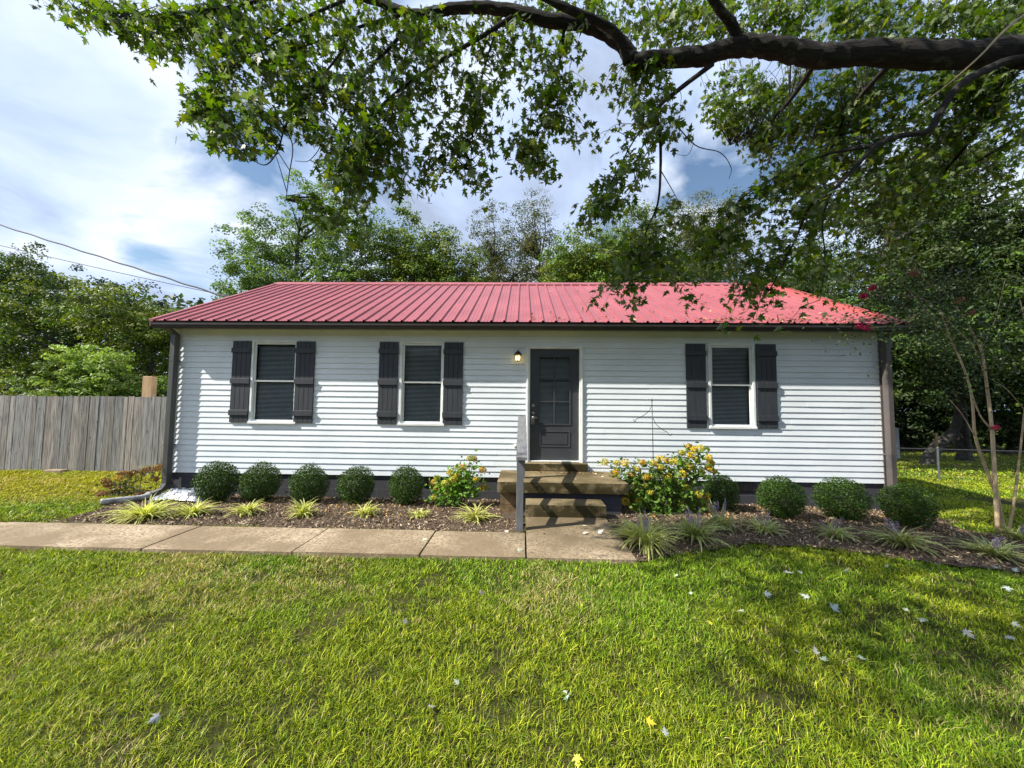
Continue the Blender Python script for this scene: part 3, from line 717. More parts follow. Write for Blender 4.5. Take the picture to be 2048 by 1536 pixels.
# generic tree: trunk, limbs to clump centres, leaf clumps over a set of blobs
def tree(name, label, cat, X, Y, blobs, nclump, perc, leaf, colors, trunk_r=.18, clump_r=.35, group=None, seed=1, bark='bark2', base=None, density_out=.55, up=.5, nlimb=26, trunkpts=None, asp=.55, vspread=.3):
    rng = np.random.default_rng(seed); rn = random.Random(seed)
    z0 = zgf(X, Y)-.1
    root = empty(name, (X, Y, z0), label, cat, group)
    vol = np.array([b_[3]*b_[4]*b_[5] for b_ in blobs])**.8; pr = vol/vol.sum()
    which = rng.choice(len(blobs), nclump, p=pr); B = np.array(blobs, float)[which]
    d = rng.normal(size=(nclump, 3)); d /= np.linalg.norm(d, axis=1)[:, None]
    r = rng.random(nclump)**density_out
    r *= 1+.22*(fbm(d[:, 0]*3+seed, d[:, 2]*3+d[:, 1]*2)-.5)*2
    C = np.array([X, Y, 0])+B[:, :3]+d*r[:, None]*B[:, 3:6]
    C[:, 2] = np.maximum(C[:, 2], z0+.4); clump_r = clump_r*.8
    cc = np.array(colors)[rng.choice(len(colors), nclump)]*(1+rng.uniform(-vspread, vspread, (nclump, 1)))
    perc = int(perc*1.7); N_ = nclump*perc
    cd = rng.normal(size=(N_, 3)); cd[:, 2] = np.where(rng.random(N_) < .75, np.abs(cd[:, 2]), cd[:, 2]); cd /= np.linalg.norm(cd, axis=1)[:, None]
    cr_ = np.repeat(rng.uniform(.8, 1.9, nclump), perc)*clump_r
    P = np.repeat(C, perc, 0)+cd*(cr_*(.45+.6*rng.random(N_)**.6))[:, None]*np.array([1, 1, .72])+rng.normal(size=(N_, 3))*clump_r*.12
    col = np.repeat(cc, perc, 0)*(1+rng.uniform(-.3, .3, (nclump*perc, 1)))
    dirs = cd
    V, Fc, cl = rhomb_leaves(P, leaf*.85*rng.uniform(.6, 1.3, len(P)), rng, np.clip(col, .004, .9), up, asp, dirs, .58)
    mesh_np('crown', V, [Fc], M['treeleaf'], root, cl)
    top = max(b_[2] for b_ in blobs)
    if trunkpts is None:
        bx_, by_ = np.mean([b_[0] for b_ in blobs]), np.mean([b_[1] for b_ in blobs])
        trunkpts = [(X, Y, z0), (X+bx_*.2+rn.uniform(-.15, .15), Y, z0+top*.3), (X+bx_*.5+rn.uniform(-.2, .2), Y+by_*.5, top*.65), (X+bx_*.8, Y+by_*.8, top)]
    tp = spline(trunkpts, 6); m_ = MB(); n_ = len(tp)
    m_.tube(tp, [trunk_r*(1-.8*i/(n_-1))+(.25*trunk_r if i == 0 else 0) for i in range(n_)], 9, jit=.12)
    for k_ in range(nlimb):
        c_ = Vector(C[rn.randrange(nclump)]); hz = c_.z-abs(c_.x-X)*.5-.4
        cand = min(tp[2:-1], key=lambda q: abs(q.z-hz)); mid = (cand+c_)*.5+Vector((rn.uniform(-.2, .2), rn.uniform(-.2, .2), rn.uniform(-.1, .35)))
        L_ = (c_-cand).length; rr_ = min(trunk_r*.35, .018*L_+.01)
        m_.tube(spline([cand, mid, c_], 4), [rr_*(1-.11*i) for i in range(9)], 5, caps=False)
    m_.build('trunk', M[bark], root, True)
    return root
# ------------------------------------------------------------ background trees
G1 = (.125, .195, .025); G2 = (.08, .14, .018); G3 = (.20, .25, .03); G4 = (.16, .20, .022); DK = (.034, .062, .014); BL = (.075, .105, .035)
GR = 'trees standing behind the house'
GL = 'trees beyond the wooden fence'
# left group, beyond the fence
tree('tree', 'dark tree at the far left edge, tallest beyond the wooden fence', 'tree', -27.0, 18.5, [(0, 0, 7.6, 2.8, 2.6, 2.7), (-1.2, 0, 3.6, 3, 2.5, 2.8)], 480, 38, .17, [DK, BL, G2], .25, .42, GL, 21)
tree('tree', 'broad olive crowned tree at far left beyond the wooden fence', 'tree', -19.6, 15.5, [(-1.2, 0, 5.0, 3.0, 2.2, 2.0), (1.6, .4, 5.7, 2.3, 2.0, 1.6), (-1, 0, 2.0, 3.4, 2, 2.0), (2, 0, 2.5, 2.2, 2, 2.)], 620, 40, .15, [G2, DK, G4, G4], .25, .36, GL, 22)
tree('tree', 'yellow topped round tree beyond the fence, nearest to the house corner', 'tree', -15.8, 14.6, [(-.4, 0, 5.0, 1.9, 1.8, 1.3), (1.0, 0, 4.2, 1.4, 1.6, 1.3), (0, 0, 2.0, 2.3, 1.8, 2.0), (2.7, .5, 1.8, 1.7, 1.5, 1.6)], 600, 38, .14, [G2, G4, G4, BL], .2, .32, GL, 23)
tree('tree', 'light green young tree leaning over the wooden fence top', 'tree', -13.1, 10.9, [(-.1, 0, 2.75, 1.15, .9, .85), (-.9, 0, 2.0, .9, .8, .6), (.6, 0, 2.1, .9, .8, .7), (.3, 0, 1.4, 1.3, .8, .6)], 300, 34, .115, [(.22, .32, .06), (.27, .37, .07), (.17, .25, .05)], .05, .17, GL, 24, up=.9)
tree('tree', 'small light green sapling just above the fence beside the timber post', 'tree', -11.3, 11.2, [(0, 0, 2.0, .9, .6, .45), (.5, 0, 1.5, .8, .6, .5)], 90, 30, .11, [(.14, .22, .04), (.10, .16, .03)], .04, .16, GL, 25, up=.9)
# behind the house
tree('tree', 'airy light green maple behind the left end of the red roof', 'tree', -10.2, 16.5, [(-1.6, 0, 8.6, 2.2, 1.9, 1.9), (1.0, 0, 10.4, 1.9, 1.8, 2.3), (-.6, 0, 5.8, 2.8, 2.0, 2.1), (2.2, 0, 7.8, 2.0, 1.8, 2.4), (-2.6, 0, 7.2, 1.5, 1.3, 1.5)], 900, 42, .125, [(.14, .23, .05), (.105, .18, .04), (.18, .28, .055)], .24, .30, GR, 31, nlimb=60)
tree('tree', 'dense mid green tree behind the roof, right of the airy maple', 'tree', -5.2, 17.5, [(-.8, 0, 9.1, 2.2, 1.8, 2.2), (1.0, 0, 8.0, 2.3, 1.8, 2.2), (-1.2, 0, 6.6, 2.8, 2.2, 1.9), (2.2, 0, 7.2, 1.7, 1.4, 1.7)], 820, 44, .14, [G1, G2, G3], .25, .34, GR, 32)
tree('tree', 'thin leaved olive tree with fine twigs behind the roof centre', 'tree', -1.7, 19.5, [(0, 0, 9.8, 1.6, 1.3, 3.3), (-.6, 0, 7.2, 2.2, 1.5, 2.6), (.8, 0, 7.6, 1.8, 1.4, 2.2)], 620, 30, .11, [(.13, .14, .045), (.10, .12, .04)], .14, .32, GR, 33, nlimb=70)
tree('tree', 'thin leaved tall tree behind the roof, right of the centre ridge', 'tree', 1.0, 19.8, [(-.6, 0, 10.2, 1.7, 1.3, 3.1), (.3, 0, 7.4, 2.2, 1.5, 2.6)], 600, 30, .11, [(.12, .14, .045), (.09, .12, .035), (.16, .15, .05)], .14, .32, GR, 34, nlimb=70)
tree('tree', 'bright green bushy tree just above the middle of the roof ridge', 'tree', 2.9, 17.5, [(0, 0, 8.4, 2.1, 1.5, 1.8), (-1.0, 0, 7.2, 1.6, 1.4, 1.5), (1.4, 0, 7.2, 1.7, 1.4, 1.7)], 560, 42, .14, [G1, G3, (.10, .19, .02)], .2, .33, GR, 35)
tree('tree', 'olive green tree behind the roof under the hanging branches', 'tree', 6.6, 18.5, [(-.8, 0, 9.6, 2.1, 1.6, 2.4), (.8, 0, 8.0, 2.4, 1.6, 2.4), (0, 0, 6.4, 2.4, 1.6, 1.8)], 700, 40, .13, [G1, G4, G2], .2, .36, GR, 36, nlimb=50)
tree('tree', 'sparse yellowing tree with wispy top behind the right roof', 'tree', 10.2, 19.5, [(-1., 0, 10.8, 1.8, 1.6, 2.4), (.5, 0, 10.6, 1.7, 1.6, 2.4), (0, 0, 8.0, 2.8, 1.8, 2.6)], 760, 34, .11, [(.13, .15, .04), (.10, .12, .03), (.17, .16, .04)], .16, .38, GR, 37, nlimb=70)
tree('tree', 'loose green tree behind the right end of the red roof', 'tree', 13.6, 18.0, [(0, 0, 7.5, 2.2, 1.8, 2.6), (-.6, 0, 4.6, 2.2, 1.8, 2.0)], 640, 36, .13, [G1, G2, BL], .18, .36, GR, 38, nlimb=50)
# right side mass
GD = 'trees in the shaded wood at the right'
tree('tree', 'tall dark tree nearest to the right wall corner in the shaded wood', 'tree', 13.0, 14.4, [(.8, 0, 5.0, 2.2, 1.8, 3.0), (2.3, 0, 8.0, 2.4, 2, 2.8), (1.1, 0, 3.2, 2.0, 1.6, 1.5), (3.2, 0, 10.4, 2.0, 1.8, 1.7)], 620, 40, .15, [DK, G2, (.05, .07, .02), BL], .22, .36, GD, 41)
tree('tree', 'leaning thick trunked tree beyond the chain link fence', 'tree', 18.3, 17.5, [(.6, 0, 5.4, 3.0, 2.4, 3.0), (-1.2, 0, 3.6, 1.8, 1.6, 1.3), (1.4, 0, 9.4, 2.8, 2.2, 2.6), (-.4, 0, 11.8, 2.4, 2.2, 1.9)], 760, 42, .17, [DK, (.045, .065, .02), G2], .30, .42, GD, 42,
     trunkpts=[(18.0, 17.2, -1.0), (18.6, 17.3, 0.0), (19.6, 17.4, .9), (19.9, 17.5, 2.4), (19.2, 17.5, 5.0)])
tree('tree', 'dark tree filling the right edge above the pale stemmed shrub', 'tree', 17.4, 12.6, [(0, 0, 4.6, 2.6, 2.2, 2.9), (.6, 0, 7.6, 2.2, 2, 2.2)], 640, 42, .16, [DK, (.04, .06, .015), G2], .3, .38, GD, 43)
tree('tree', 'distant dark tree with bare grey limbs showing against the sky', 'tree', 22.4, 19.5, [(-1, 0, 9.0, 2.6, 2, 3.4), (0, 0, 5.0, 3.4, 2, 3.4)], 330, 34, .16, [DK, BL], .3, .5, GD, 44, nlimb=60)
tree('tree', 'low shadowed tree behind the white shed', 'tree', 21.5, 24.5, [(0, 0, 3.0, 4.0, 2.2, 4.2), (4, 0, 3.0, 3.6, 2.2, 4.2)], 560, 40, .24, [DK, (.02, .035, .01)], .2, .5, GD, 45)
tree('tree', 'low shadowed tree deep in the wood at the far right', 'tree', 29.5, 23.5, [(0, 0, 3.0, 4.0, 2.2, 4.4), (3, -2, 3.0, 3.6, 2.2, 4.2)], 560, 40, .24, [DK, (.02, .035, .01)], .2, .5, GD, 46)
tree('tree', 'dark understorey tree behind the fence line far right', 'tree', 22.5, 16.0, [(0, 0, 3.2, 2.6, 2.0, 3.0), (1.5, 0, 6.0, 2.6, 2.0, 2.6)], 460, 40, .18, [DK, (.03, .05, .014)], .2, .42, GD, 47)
# far-off woods band
rng = np.random.default_rng(77)
def wood(name, x0, x1, y0, y1, ztop, n, s, cols):
    P = np.stack([rng.uniform(x0, x1, n), rng.uniform(y0, y1, n), rng.random(n)], 1)
    P[:, 2] = -1.0+P[:, 2]*(ztop+1)*(0.75+.5*(fbm(P[:, 0]*.25, P[:, 1]*.1+3)-.3))
    c = np.array(cols)[rng.integers(0, len(cols), n)]*(1+rng.uniform(-.4, .4, (n, 1)))
    V, Fc, cl = rhomb_leaves(P, s*rng.uniform(.6, 1.4, n), rng, c, .4, .7)
    o = mesh_np(name, V, [Fc], M['treeleaf'], None, cl); tag(o, 'far off wood of dark broadleaf foliage beyond the yard', 'wood', None, 'stuff')
wood('distant_wood', -60, 55, 27, 32, 13.0, 70000, .42, [DK, G2, BL])
wood('distant_wood', -45, 45, -34, -28, 10.5, 14000, 1.0, [DK, G2, BL])  # unseen band behind the camera, added to darken the window reflections

# ------------------------------------------------------------ overhead silver maple
maple = empty('silver_maple', (7.4, 3.2, .05), 'silver maple overhanging the lawn with its thick limb across the top right', 'tree')
def P3(l): return [aY(x, y, Y) for x, y, Y in l]
bm = MB()
def limb(l, r0, r1, n=8, sides=10, jit=.1):
    s_ = spline(P3(l), n); m_ = len(s_)
    if r0 > .05: s_ = [p+Vector((0, random.uniform(-1, 1), random.uniform(-1, 1)))*r0*.07 for p in s_]; n_sides = 20
    bm.tube(s_, [(r0+(r1-r0)*i/(m_-1))*(1+(random.uniform(-.04, .05) if r0 > .05 else 0)) for i in range(m_)], 20 if r0 > .05 else sides, jit=.12 if r0 > .05 else jit); return s_
skel = []
trunk = spline([Vector((7.4, 3.2, 0)), Vector((7.3, 3.2, 2)), Vector((7.0, 3.3, 4.2)), Vector((6.2, 3.5, 5.1)), aY(2048, 100, 3.5)], 6)
bm.tube(trunk, [.42-.28*i/(len(trunk)-1) for i in range(len(trunk))], 14, jit=.08)
t2 = spline([Vector((7.0, 3.3, 4.2)), Vector((6.9, 3.0, 6.5)), Vector((6.3, 2.6, 9.0))], 6); bm.tube(t2, [.26-.014*i for i in range(len(t2))], 10, jit=.1)
L1 = limb([(2048, 100, 3.5), (1900, 112, 3.5), (1750, 105, 3.5), (1640, 112, 3.5), (1560, 98, 3.5), (1480, 92, 3.5), (1400, 112, 3.5), (1320, 118, 3.5), (1262, 122, 3.5)], .118, .070)
L2 = limb([(1262, 122, 3.5), (1243, 88, 3.5), (1180, 52, 3.5), (1090, 38, 3.5), (1000, 18, 3.5), (900, 18, 3.5), (830, 30, 3.5), (760, 5, 3.5), (640, -30, 3.5)], .074, .034)
L3 = limb([(1262, 122, 3.5), (1225, 60, 3.4), (1130, 15, 3.3), (1060, -20, 3.3)], .045, .03)
L4 = limb([(1480, 95, 3.5), (1465, 50, 3.4), (1440, 20, 3.3), (1400, -40, 3.2)], .05, .03)
skel += L1+L2+L3+L4
def br(l, r0, r1): 
    s_ = limb(l, r0, r1, 6, 6, .1); skel.extend(s_); return s_
br([(1030, 30, 3.5), (960, 75, 3.4), (889, 117, 3.3), (781, 195, 3.2), (732, 254, 3.1), (700, 330, 3.1)], .026, .008)
br([(830, 38, 3.5), (780, 95, 3.3), (732, 146, 3.2), (683, 234, 3.1), (650, 300, 3.1)], .018, .006)
br([(718, 20, 3.5), (690, 90, 3.3), (635, 166, 3.2), (575, 245, 3.1), (556, 300, 3.1), (530, 330, 3.1), (493, 312, 3.1)], .012, .003)
br([(690, 0, 3.4), (560, 60, 3.2), (470, 130, 3.1), (420, 210, 3.0)], .016, .005)
br([(640, -30, 3.5), (480, 10, 3.2), (330, 30, 3.0), (230, 40, 3.0)], .02, .006)
br([(800, 30, 3.5), (700, 60, 3.4), (590, 100, 3.3)], .02, .006)
br([(560, 240, 3.1), (585, 290, 3.1), (578, 350, 3.1), (572, 400, 3.1)], .006, .003)
br([(585, 240, 3.1), (640, 280, 3.1), (620, 320, 3.1), (590, 322, 3.1)], .005, .002)
br([(1130, 50, 3.5), (1120, 120, 3.6), (1100, 200, 3.6), (1060, 300, 3.6)], .014, .004)
br([(1000, 40, 3.5), (970, 130, 3.4), (950, 230, 3.4), (940, 340, 3.4)], .012, .004)
br([(1425, 128, 3.5), (1358, 179, 3.5), (1315, 218, 3.5), (1320, 266, 3.5), (1321, 338, 3.55), (1315, 409, 3.6), (1290, 470, 3.7), (1270, 560, 3.8)], .026, .004)
br([(1310, 235, 3.5), (1275, 270, 3.4), (1235, 340, 3.4), (1205, 400, 3.4)], .009, .003)
br([(1318, 275, 3.5), (1285, 320, 3.4), (1262, 380, 3.4)], .007, .003)
br([(1345, 240, 3.5), (1390, 290, 3.4), (1440, 305, 3.4), (1462, 335, 3.4), (1458, 358, 3.4)], .006, .002)
br([(1388, 285, 3.4), (1375, 310, 3.4), (1352, 308, 3.4)], .003, .0015)
br([(1321, 340, 3.55), (1350, 390, 3.6), (1368, 430, 3.7)], .005, .002)
R1 = br([(2040, 118, 3.4), (1998, 128, 3.4), (1921, 169, 3.3), (1880, 225, 3.3), (1855, 262, 3.3), (1800, 272, 3.3), (1752, 292, 3.3), (1716, 328, 3.3), (1665, 381, 3.35), (1619, 415, 3.45), (1590, 480, 3.6), (1540, 580, 3.8)], .040, .006)
br([(1665, 381, 3.35), (1645, 440, 3.4), (1650, 520, 3.5), (1640, 600, 3.6)], .009, .003)
br([(1752, 292, 3.3), (1650, 310, 3.4), (1560, 350, 3.6), (1480, 400, 3.8), (1440, 470, 3.9)], .014, .004)
br([(1640, 112, 3.5), (1580, 200, 4.2), (1520, 260, 4.8), (1460, 290, 5.2)], .03, .008)
br([(1800, 105, 3.5), (1700, 220, 4.3), (1640, 330, 4.8), (1600, 420, 5.0)], .03, .008)
br([(2048, 90, 3.6), (1980, 220, 4.4), (1900, 330, 5.0), (1800, 420, 5.3)], .035, .01)
br([(2100, 240, 4.0), (1972, 312, 5.0), (1900, 358, 5.6), (1850, 400, 6.0)], .03, .008)
bm.build('trunk', M['bark'], maple, True)
pt = MB(); pt.tube(spline(P3([(2075, 10, 2.9), (2010, 60, 2.9), (1960, 112, 2.9), (1900, 165, 2.95), (1845, 207, 3.0)]), 5), [.011-.0004*i for i in range(21)], 6); pt.build('dead_twig', M['crapebark'], maple, True)

SK = np.array([tuple(p) for p in skel])
# leaf blobs: px, py, rx, ry, depth, sprays
BLB = [(140, 8, 60, 22, 3.0, 10), (230, 28, 70, 30, 3.0, 16), (330, 55, 80, 40, 3.05, 24), (300, 95, 35, 30, 3.0, 7), (450, 40, 110, 50, 3.1, 34), (430, 100, 50, 40, 3.0, 12), (600, 45, 110, 55, 3.2, 36), (760, 60, 110, 65, 3.3, 38),
       (900, 70, 95, 55, 3.4, 26), (1000, 60, 70, 50, 3.5, 16), (520, 120, 90, 50, 3.1, 24), (640, 150, 100, 60, 3.2, 32), (430, 195, 60, 45, 3.0, 20), (390, 225, 30, 22, 3.0, 7),
       (475, 235, 70, 40, 3.0, 18), (440, 270, 50, 20, 3.0, 9), (570, 210, 70, 55, 3.1, 20), (700, 230, 85, 65, 3.1, 28), (800, 170, 90, 70, 3.2, 30), (780, 290, 75, 55, 3.2, 24),
       (700, 340, 60, 55, 3.1, 22), (690, 420, 45, 40, 3.1, 13), (850, 270, 70, 60, 3.3, 22), (820, 350, 45, 40, 3.3, 13), (940, 180, 75, 65, 3.4, 22), (955, 270, 45, 60, 3.4, 12), (945, 355, 32, 35, 3.4, 6),
       (730, 470, 30, 30, 3.3, 5), (1040, 150, 55, 60, 3.5, 12), (1090, 200, 45, 70, 3.6, 14), (1060, 300, 45, 50, 3.6, 10), (1085, 340, 30, 25, 3.6, 4), (1150, 190, 35, 70, 3.6, 9), (1175, 270, 25, 20, 3.6, 3), (1110, 90, 60, 40, 3.5, 12), (1020, 260, 35, 40, 3.5, 6),
       (1240, 180, 40, 40, 3.6, 7), (1275, 210, 40, 50, 3.5, 9), (1300, 160, 45, 40, 3.6, 9), (1330, 230, 35, 50, 3.5, 8), (1262, 330, 30, 40, 3.4, 6), (1225, 385, 45, 35, 3.4, 10), (1190, 420, 40, 25, 3.5, 7), (1265, 290, 30, 25, 3.5, 3),
       (1140, 5, 90, 35, 3.9, 20), (1300, 20, 110, 45, 4.0, 34), (1350, 65, 60, 30, 4.0, 14), (1480, 25, 130, 50, 4.1, 50), (1650, 30, 140, 50, 4.1, 56), (1830, 35, 140, 55, 4.1, 60), (1980, 30, 100, 50, 4.0, 44), (2060, 50, 60, 60, 4.0, 16),
       (1480, 170, 60, 40, 5.2, 26), (1530, 220, 100, 60, 5.4, 56), (1440, 215, 50, 40, 5.2, 22), (1640, 190, 120, 60, 5.0, 60), (1780, 190, 110, 60, 4.6, 48), (1920, 200, 110, 70, 4.4, 50), (2030, 220, 60, 80, 4.2, 24),
       (1570, 310, 80, 60, 4.9, 38), (1680, 280, 90, 60, 4.6, 34), (1560, 380, 80, 50, 3.9, 22), (1600, 340, 60, 50, 3.7, 16), (1800, 320, 90, 70, 4.6, 38), (1900, 300, 80, 60, 4.8, 26), (1740, 400, 70, 60, 4.8, 26),
       (1490, 440, 90, 50, 3.9, 24), (1600, 470, 80, 60, 3.8, 24), (1440, 500, 80, 50, 3.9, 20), (1340, 470, 70, 45, 3.9, 18), (1280, 500, 70, 45, 3.9, 16), (1235, 530, 40, 30, 3.9, 8), (1370, 530, 70, 30, 3.9, 12),
       (1500, 530, 70, 35, 3.9, 18), (1600, 540, 50, 35, 3.9, 9), (1262, 580, 22, 22, 3.9, 4), (1268, 612, 8, 12, 3.9, 2), (1385, 590, 22, 14, 3.9, 3), (1490, 590, 40, 25, 3.8, 9), (1560, 600, 22, 16, 3.8, 3), (1575, 650, 12, 6, 3.8, 1),
       (1450, 642, 20, 8, 3.8, 2), (1510, 645, 12, 16, 3.8, 2), (1700, 500, 60, 60, 4.8, 16), (1650, 560, 50, 40, 4.6, 9), (1200, 580, 35, 20, 4.2, 4), (1640, 420, 60, 40, 4.4, 14), (1760, 300, 120, 70, 5.2, 46), (1900, 260, 110, 80, 5.4, 44), (2020, 330, 60, 70, 5.2, 22), (1700, 380, 90, 60, 5.4, 36), (1820, 420, 80, 60, 5.4, 28), (1740, 150, 120, 30, 4.6, 24), (1960, 160, 100, 30, 4.3, 24), (1770, 500, 60, 50, 5.2, 16), (1590, 250, 90, 50, 5.0, 34)]
rs = random.Random(4); LP = []; LD = []; tw = MB()
for (px, py, rx, ry, Yd, n_) in BLB:
    for _ in range(int(n_*(1.28 if px < 1000 else 1.5 if py < 420 else 1.15)+.5)):
        a = rs.uniform(0, 2*PI); r_ = math.sqrt(rs.random())
        dep = Yd+rs.gauss(0, .22)+(0.15 if py < 120 else 0)
        tip = aY(px+rx*r_*math.cos(a), py+ry*r_*math.sin(a)+14, dep)
        t_ = np.array(tuple(tip)); dd = SK-t_; dist = np.linalg.norm(dd, axis=1)+np.where(SK[:, 2] < t_[2], .35, 0)
        q = SK[int(np.argmin(dist))]; st_ = Vector(q); dv = tip-st_; L_ = dv.length
        if L_ > .8:
            st_ = tip+Vector((rs.gauss(0, .12), rs.gauss(0, .12), rs.uniform(.25, .45))); mid = st_.lerp(tip, .45)+Vector((rs.gauss(0, .03), rs.gauss(0, .03), 0))
        else: mid = tip+(st_-tip)*.42+Vector((rs.uniform(-.04, .04), rs.uniform(-.04, .04), .17*min(1, L_*1.5)))
        pts = spline([st_, mid, tip], 4); nr = len(pts)
        tw.tube(pts, [.0045-.0035*i/(nr-1) for i in range(nr)], 3, caps=False)
        nl = rs.randint(8, 12)
        for k_ in range(nl):
            u = 1-(k_/nl)**1.1*min(.85, .42/max(L_, .2)); f_ = u*(nr-1); i0 = min(int(f_), nr-2); b_ = pts[i0].lerp(pts[i0+1], f_-i0)
            o_ = Vector((rs.gauss(0, .055), rs.gauss(0, .055), rs.gauss(-.02, .035)))
            LP.append(tuple(b_+o_))
tw.build('twigs', M['bark'], maple)
LP = np.array(LP); rng = np.random.default_rng(8); n_ = len(LP)
cols = np.array([(.045, .095, .006), (.070, .135, .007), (.115, .185, .009), (.18, .22, .013)])[rng.choice(4, n_, p=[.30, .34, .24, .12])]*(1+rng.uniform(-.25, .25, (n_, 1)))
V, Fc, cl = maple_leaves(LP, rng.uniform(.045, .098, n_), rng, cols, 0, .5)
mesh_np('crown', V, [Fc], M['leaf'], maple, cl)
# upper crown out of the frame that shades the right of the lawn
rng = np.random.default_rng(81); n_ = 15000
P = np.stack([rng.uniform(-5.9, 4.5, n_), rng.uniform(-1.6, 2.7, n_), rng.uniform(6.1, 7.6, n_)], 1)
P[:, 2] += .25*(2.7-P[:, 1])
keepm = fbm(P[:, 0]*.9+4, P[:, 1]*.9+2) > .50-.05*np.clip(P[:, 0]+5, 0, 3)-.02+.10*sstep(1.4, 2.4, P[:, 1]); keepm &= (P[:, 0] > -5.2-.35*(2.7-P[:, 1])+1.2*fbm(P[:, 1]*1.5, P[:, 1]*0+7)); P = P[keepm]; n_ = len(P)
V, Fc, cl = maple_leaves(P, rng.uniform(.08, .14, n_), rng, jitcol((.05, .10, .01), n_, rng), 0, .6)
mesh_np('crown', V, [Fc], M['leaf'], maple, cl)
um = MB()
for e_ in ((-4.6, 1.4, 7.0), (-3.6, -.6, 7.4), (-1.5, 2.0, 6.8), (-1.0, -.8, 7.6), (1.5, .8, 7.2)):
    s_ = spline([Vector((6.75, 2.9, 6.9)), Vector((3.8, (2.9+e_[1])*.5+.4, 7.6)), Vector(((e_[0]+3.0)*.5, e_[1]*.8+.4, 7.5)), Vector(e_)], 6); um.tube(s_, [.10-.0045*i for i in range(len(s_))], 6)
um.build('branch', M['bark'], maple, True)

# ------------------------------------------------------------ crape myrtle
cr = empty('crape_myrtle', tuple(on_ground(2004, 1072)), 'tan stemmed crape myrtle with pink blooms at the right corner of the bed', 'shrub')
Yc = cr.location.y; cs = MB()
def stem(l, r0, r1, mb=cs):
    s_ = spline([aY(x, y, Yc+dy) for x, y, dy in l], 5); m_ = len(s_); mb.tube(s_, [.68*(r0+(r1-r0)*i/(m_-1)) for i in range(m_)], 8, jit=.15); return s_
ST = []
for l, a, b_ in (([(1996, 1072, 0), (1990, 960, 0), (1984, 860, .05), (1972, 760, .1), (1962, 700, .15), (1930, 640, .2), (1895, 590, .2)], .040, .010),
                 ([(2010, 1070, .05), (1996, 1000, .05), (1977, 950, 0), (1951, 875, -.1), (1943, 790, -.15), (1925, 730, -.2), (1902, 680, -.2), (1880, 620, -.3)], .034, .010),
                 ([(2016, 1070, .1), (2030, 990, .1), (2040, 905, .12), (2049, 820, .15), (2060, 700, .2), (2040, 600, .2)], .024, .008),
                 ([(1984, 860, .05), (1960, 830, .0), (1938, 770, -.1), (1935, 750, -.1)], .018, .006),
                 ([(1951, 875, -.1), (1925, 830, -.15), (1900, 800, -.2)], .010, .004),
                 ([(1972, 760, .1), (1950, 700, 0), (1905, 650, -.1), (1850, 600, -.2), (1790, 590, -.3)], .014, .005),
                 ([(1902, 680, -.2), (1850, 620, -.3), (1800, 560, -.4)], .012, .004),
                 ([(1895, 590, .2), (1850, 560, .1), (1830, 530, 0)], .009, .003),
                 ([(1850, 620, -.3), (1790, 650, -.4), (1735, 655, -.5)], .009, .003),
                 ([(1962, 700, .15), (1990, 640, .1), (2010, 560, .1)], .012, .004), ([(2049, 820, .15), (2015, 780, 0), (1985, 760, 0)], .008, .003)):
    ST += stem(l, a, b_)
cs.build('trunk', M['crapebark'], cr, True)
rng = np.random.default_rng(90); top = np.array([tuple(p) for p in ST if p.z > 2.25]); n_ = 5200
P = top[rng.integers(0, len(top), n_)]+rng.normal(size=(n_, 3))*np.array([.30, .24, .22])
V, Fc, cl = rhomb_leaves(P, rng.uniform(.03, .06, n_), rng, jitcol((.05, .085, .02), n_, rng, .35), .5, .55); mesh_np('crown', V, [Fc], M['boxleaf'], cr, cl)
for (px, py, dy, k_) in ((1744, 575, -.4, 26), (1727, 592, -.4, 22), (1719, 652, -.5, 26), (1828, 547, -.3, 24), (1735, 655, -.45, 12), (1990, 855, 0, 8), (1922, 600, -.2, 18), (1945, 625, -.1, 16)):
    p = np.array(tuple(aY(px, py, Yc+dy))); P = p+np.clip(rng.normal(size=(k_*6, 3)), -1.4, 1.4)*.022
    base = (.62, .05, .14) if px < 1800 or px == 1990 else (.45, .20, .14)
    V, Fc, cl = rhomb_leaves(P, rng.uniform(.018, .034, len(P)), rng, jitcol(base, len(P), rng), .3, .8); mesh_np('flower_cluster', V, [Fc], M['petal'], cr, cl)

# ------------------------------------------------------------ boxwoods
def box_mesh(seed, n=10500):
    rng = np.random.default_rng(seed); d = rng.normal(size=(n, 3)); d /= np.linalg.norm(d, axis=1)[:, None]
    bump_ = 1+.34*(fbm(d[:, 0]*2.2+seed, d[:, 2]*2.2+d[:, 1]*1.7, 3)-.45)
    r = (1-rng.random(n)**1.6*.5)*bump_*(1+rng.normal(size=n)*.02)
    sh = (vnoise(d[:, 0]*9+seed, d[:, 1]*9+d[:, 2]*9) > .80)*rng.random(n)*.13; P = d*(r+sh)[:, None]*np.array([.37, .35, .34])
    P[:, 2] = np.where(d[:, 2] < 0, P[:, 2]*1.0, P[:, 2])+.33
    P[:, 2] = np.maximum(P[:, 2], .02)
    inner = 1-(r < .75)*.0
    c = jitcol((.035, .080, .007), n, rng, .45); tipm = rng.random(n) < .09; c[tipm] = jitcol((.11, .16, .02), tipm.sum(), rng)
    V, Fc, cl = rhomb_leaves(P, rng.uniform(.018, .034, n), rng, c, .3, .6, d, .35)
    return V, Fc, cl
BX = []
for s_ in range(9):
    V, Fc, cl = box_mesh(50+s_*7)
    o = mesh_np('foliage', V, [Fc], M['boxleaf'], None, cl); BX.append(o.data); bpy.data.objects.remove(o)
k = MB()
for i in range(14):
    a = i*2.4; k.tube([(0, 0, 0), (.06*math.cos(a), .06*math.sin(a), .15), (.2*math.cos(a), .2*math.sin(a), .36+.1*math.sin(i))], [.012, .009, .004], 5)
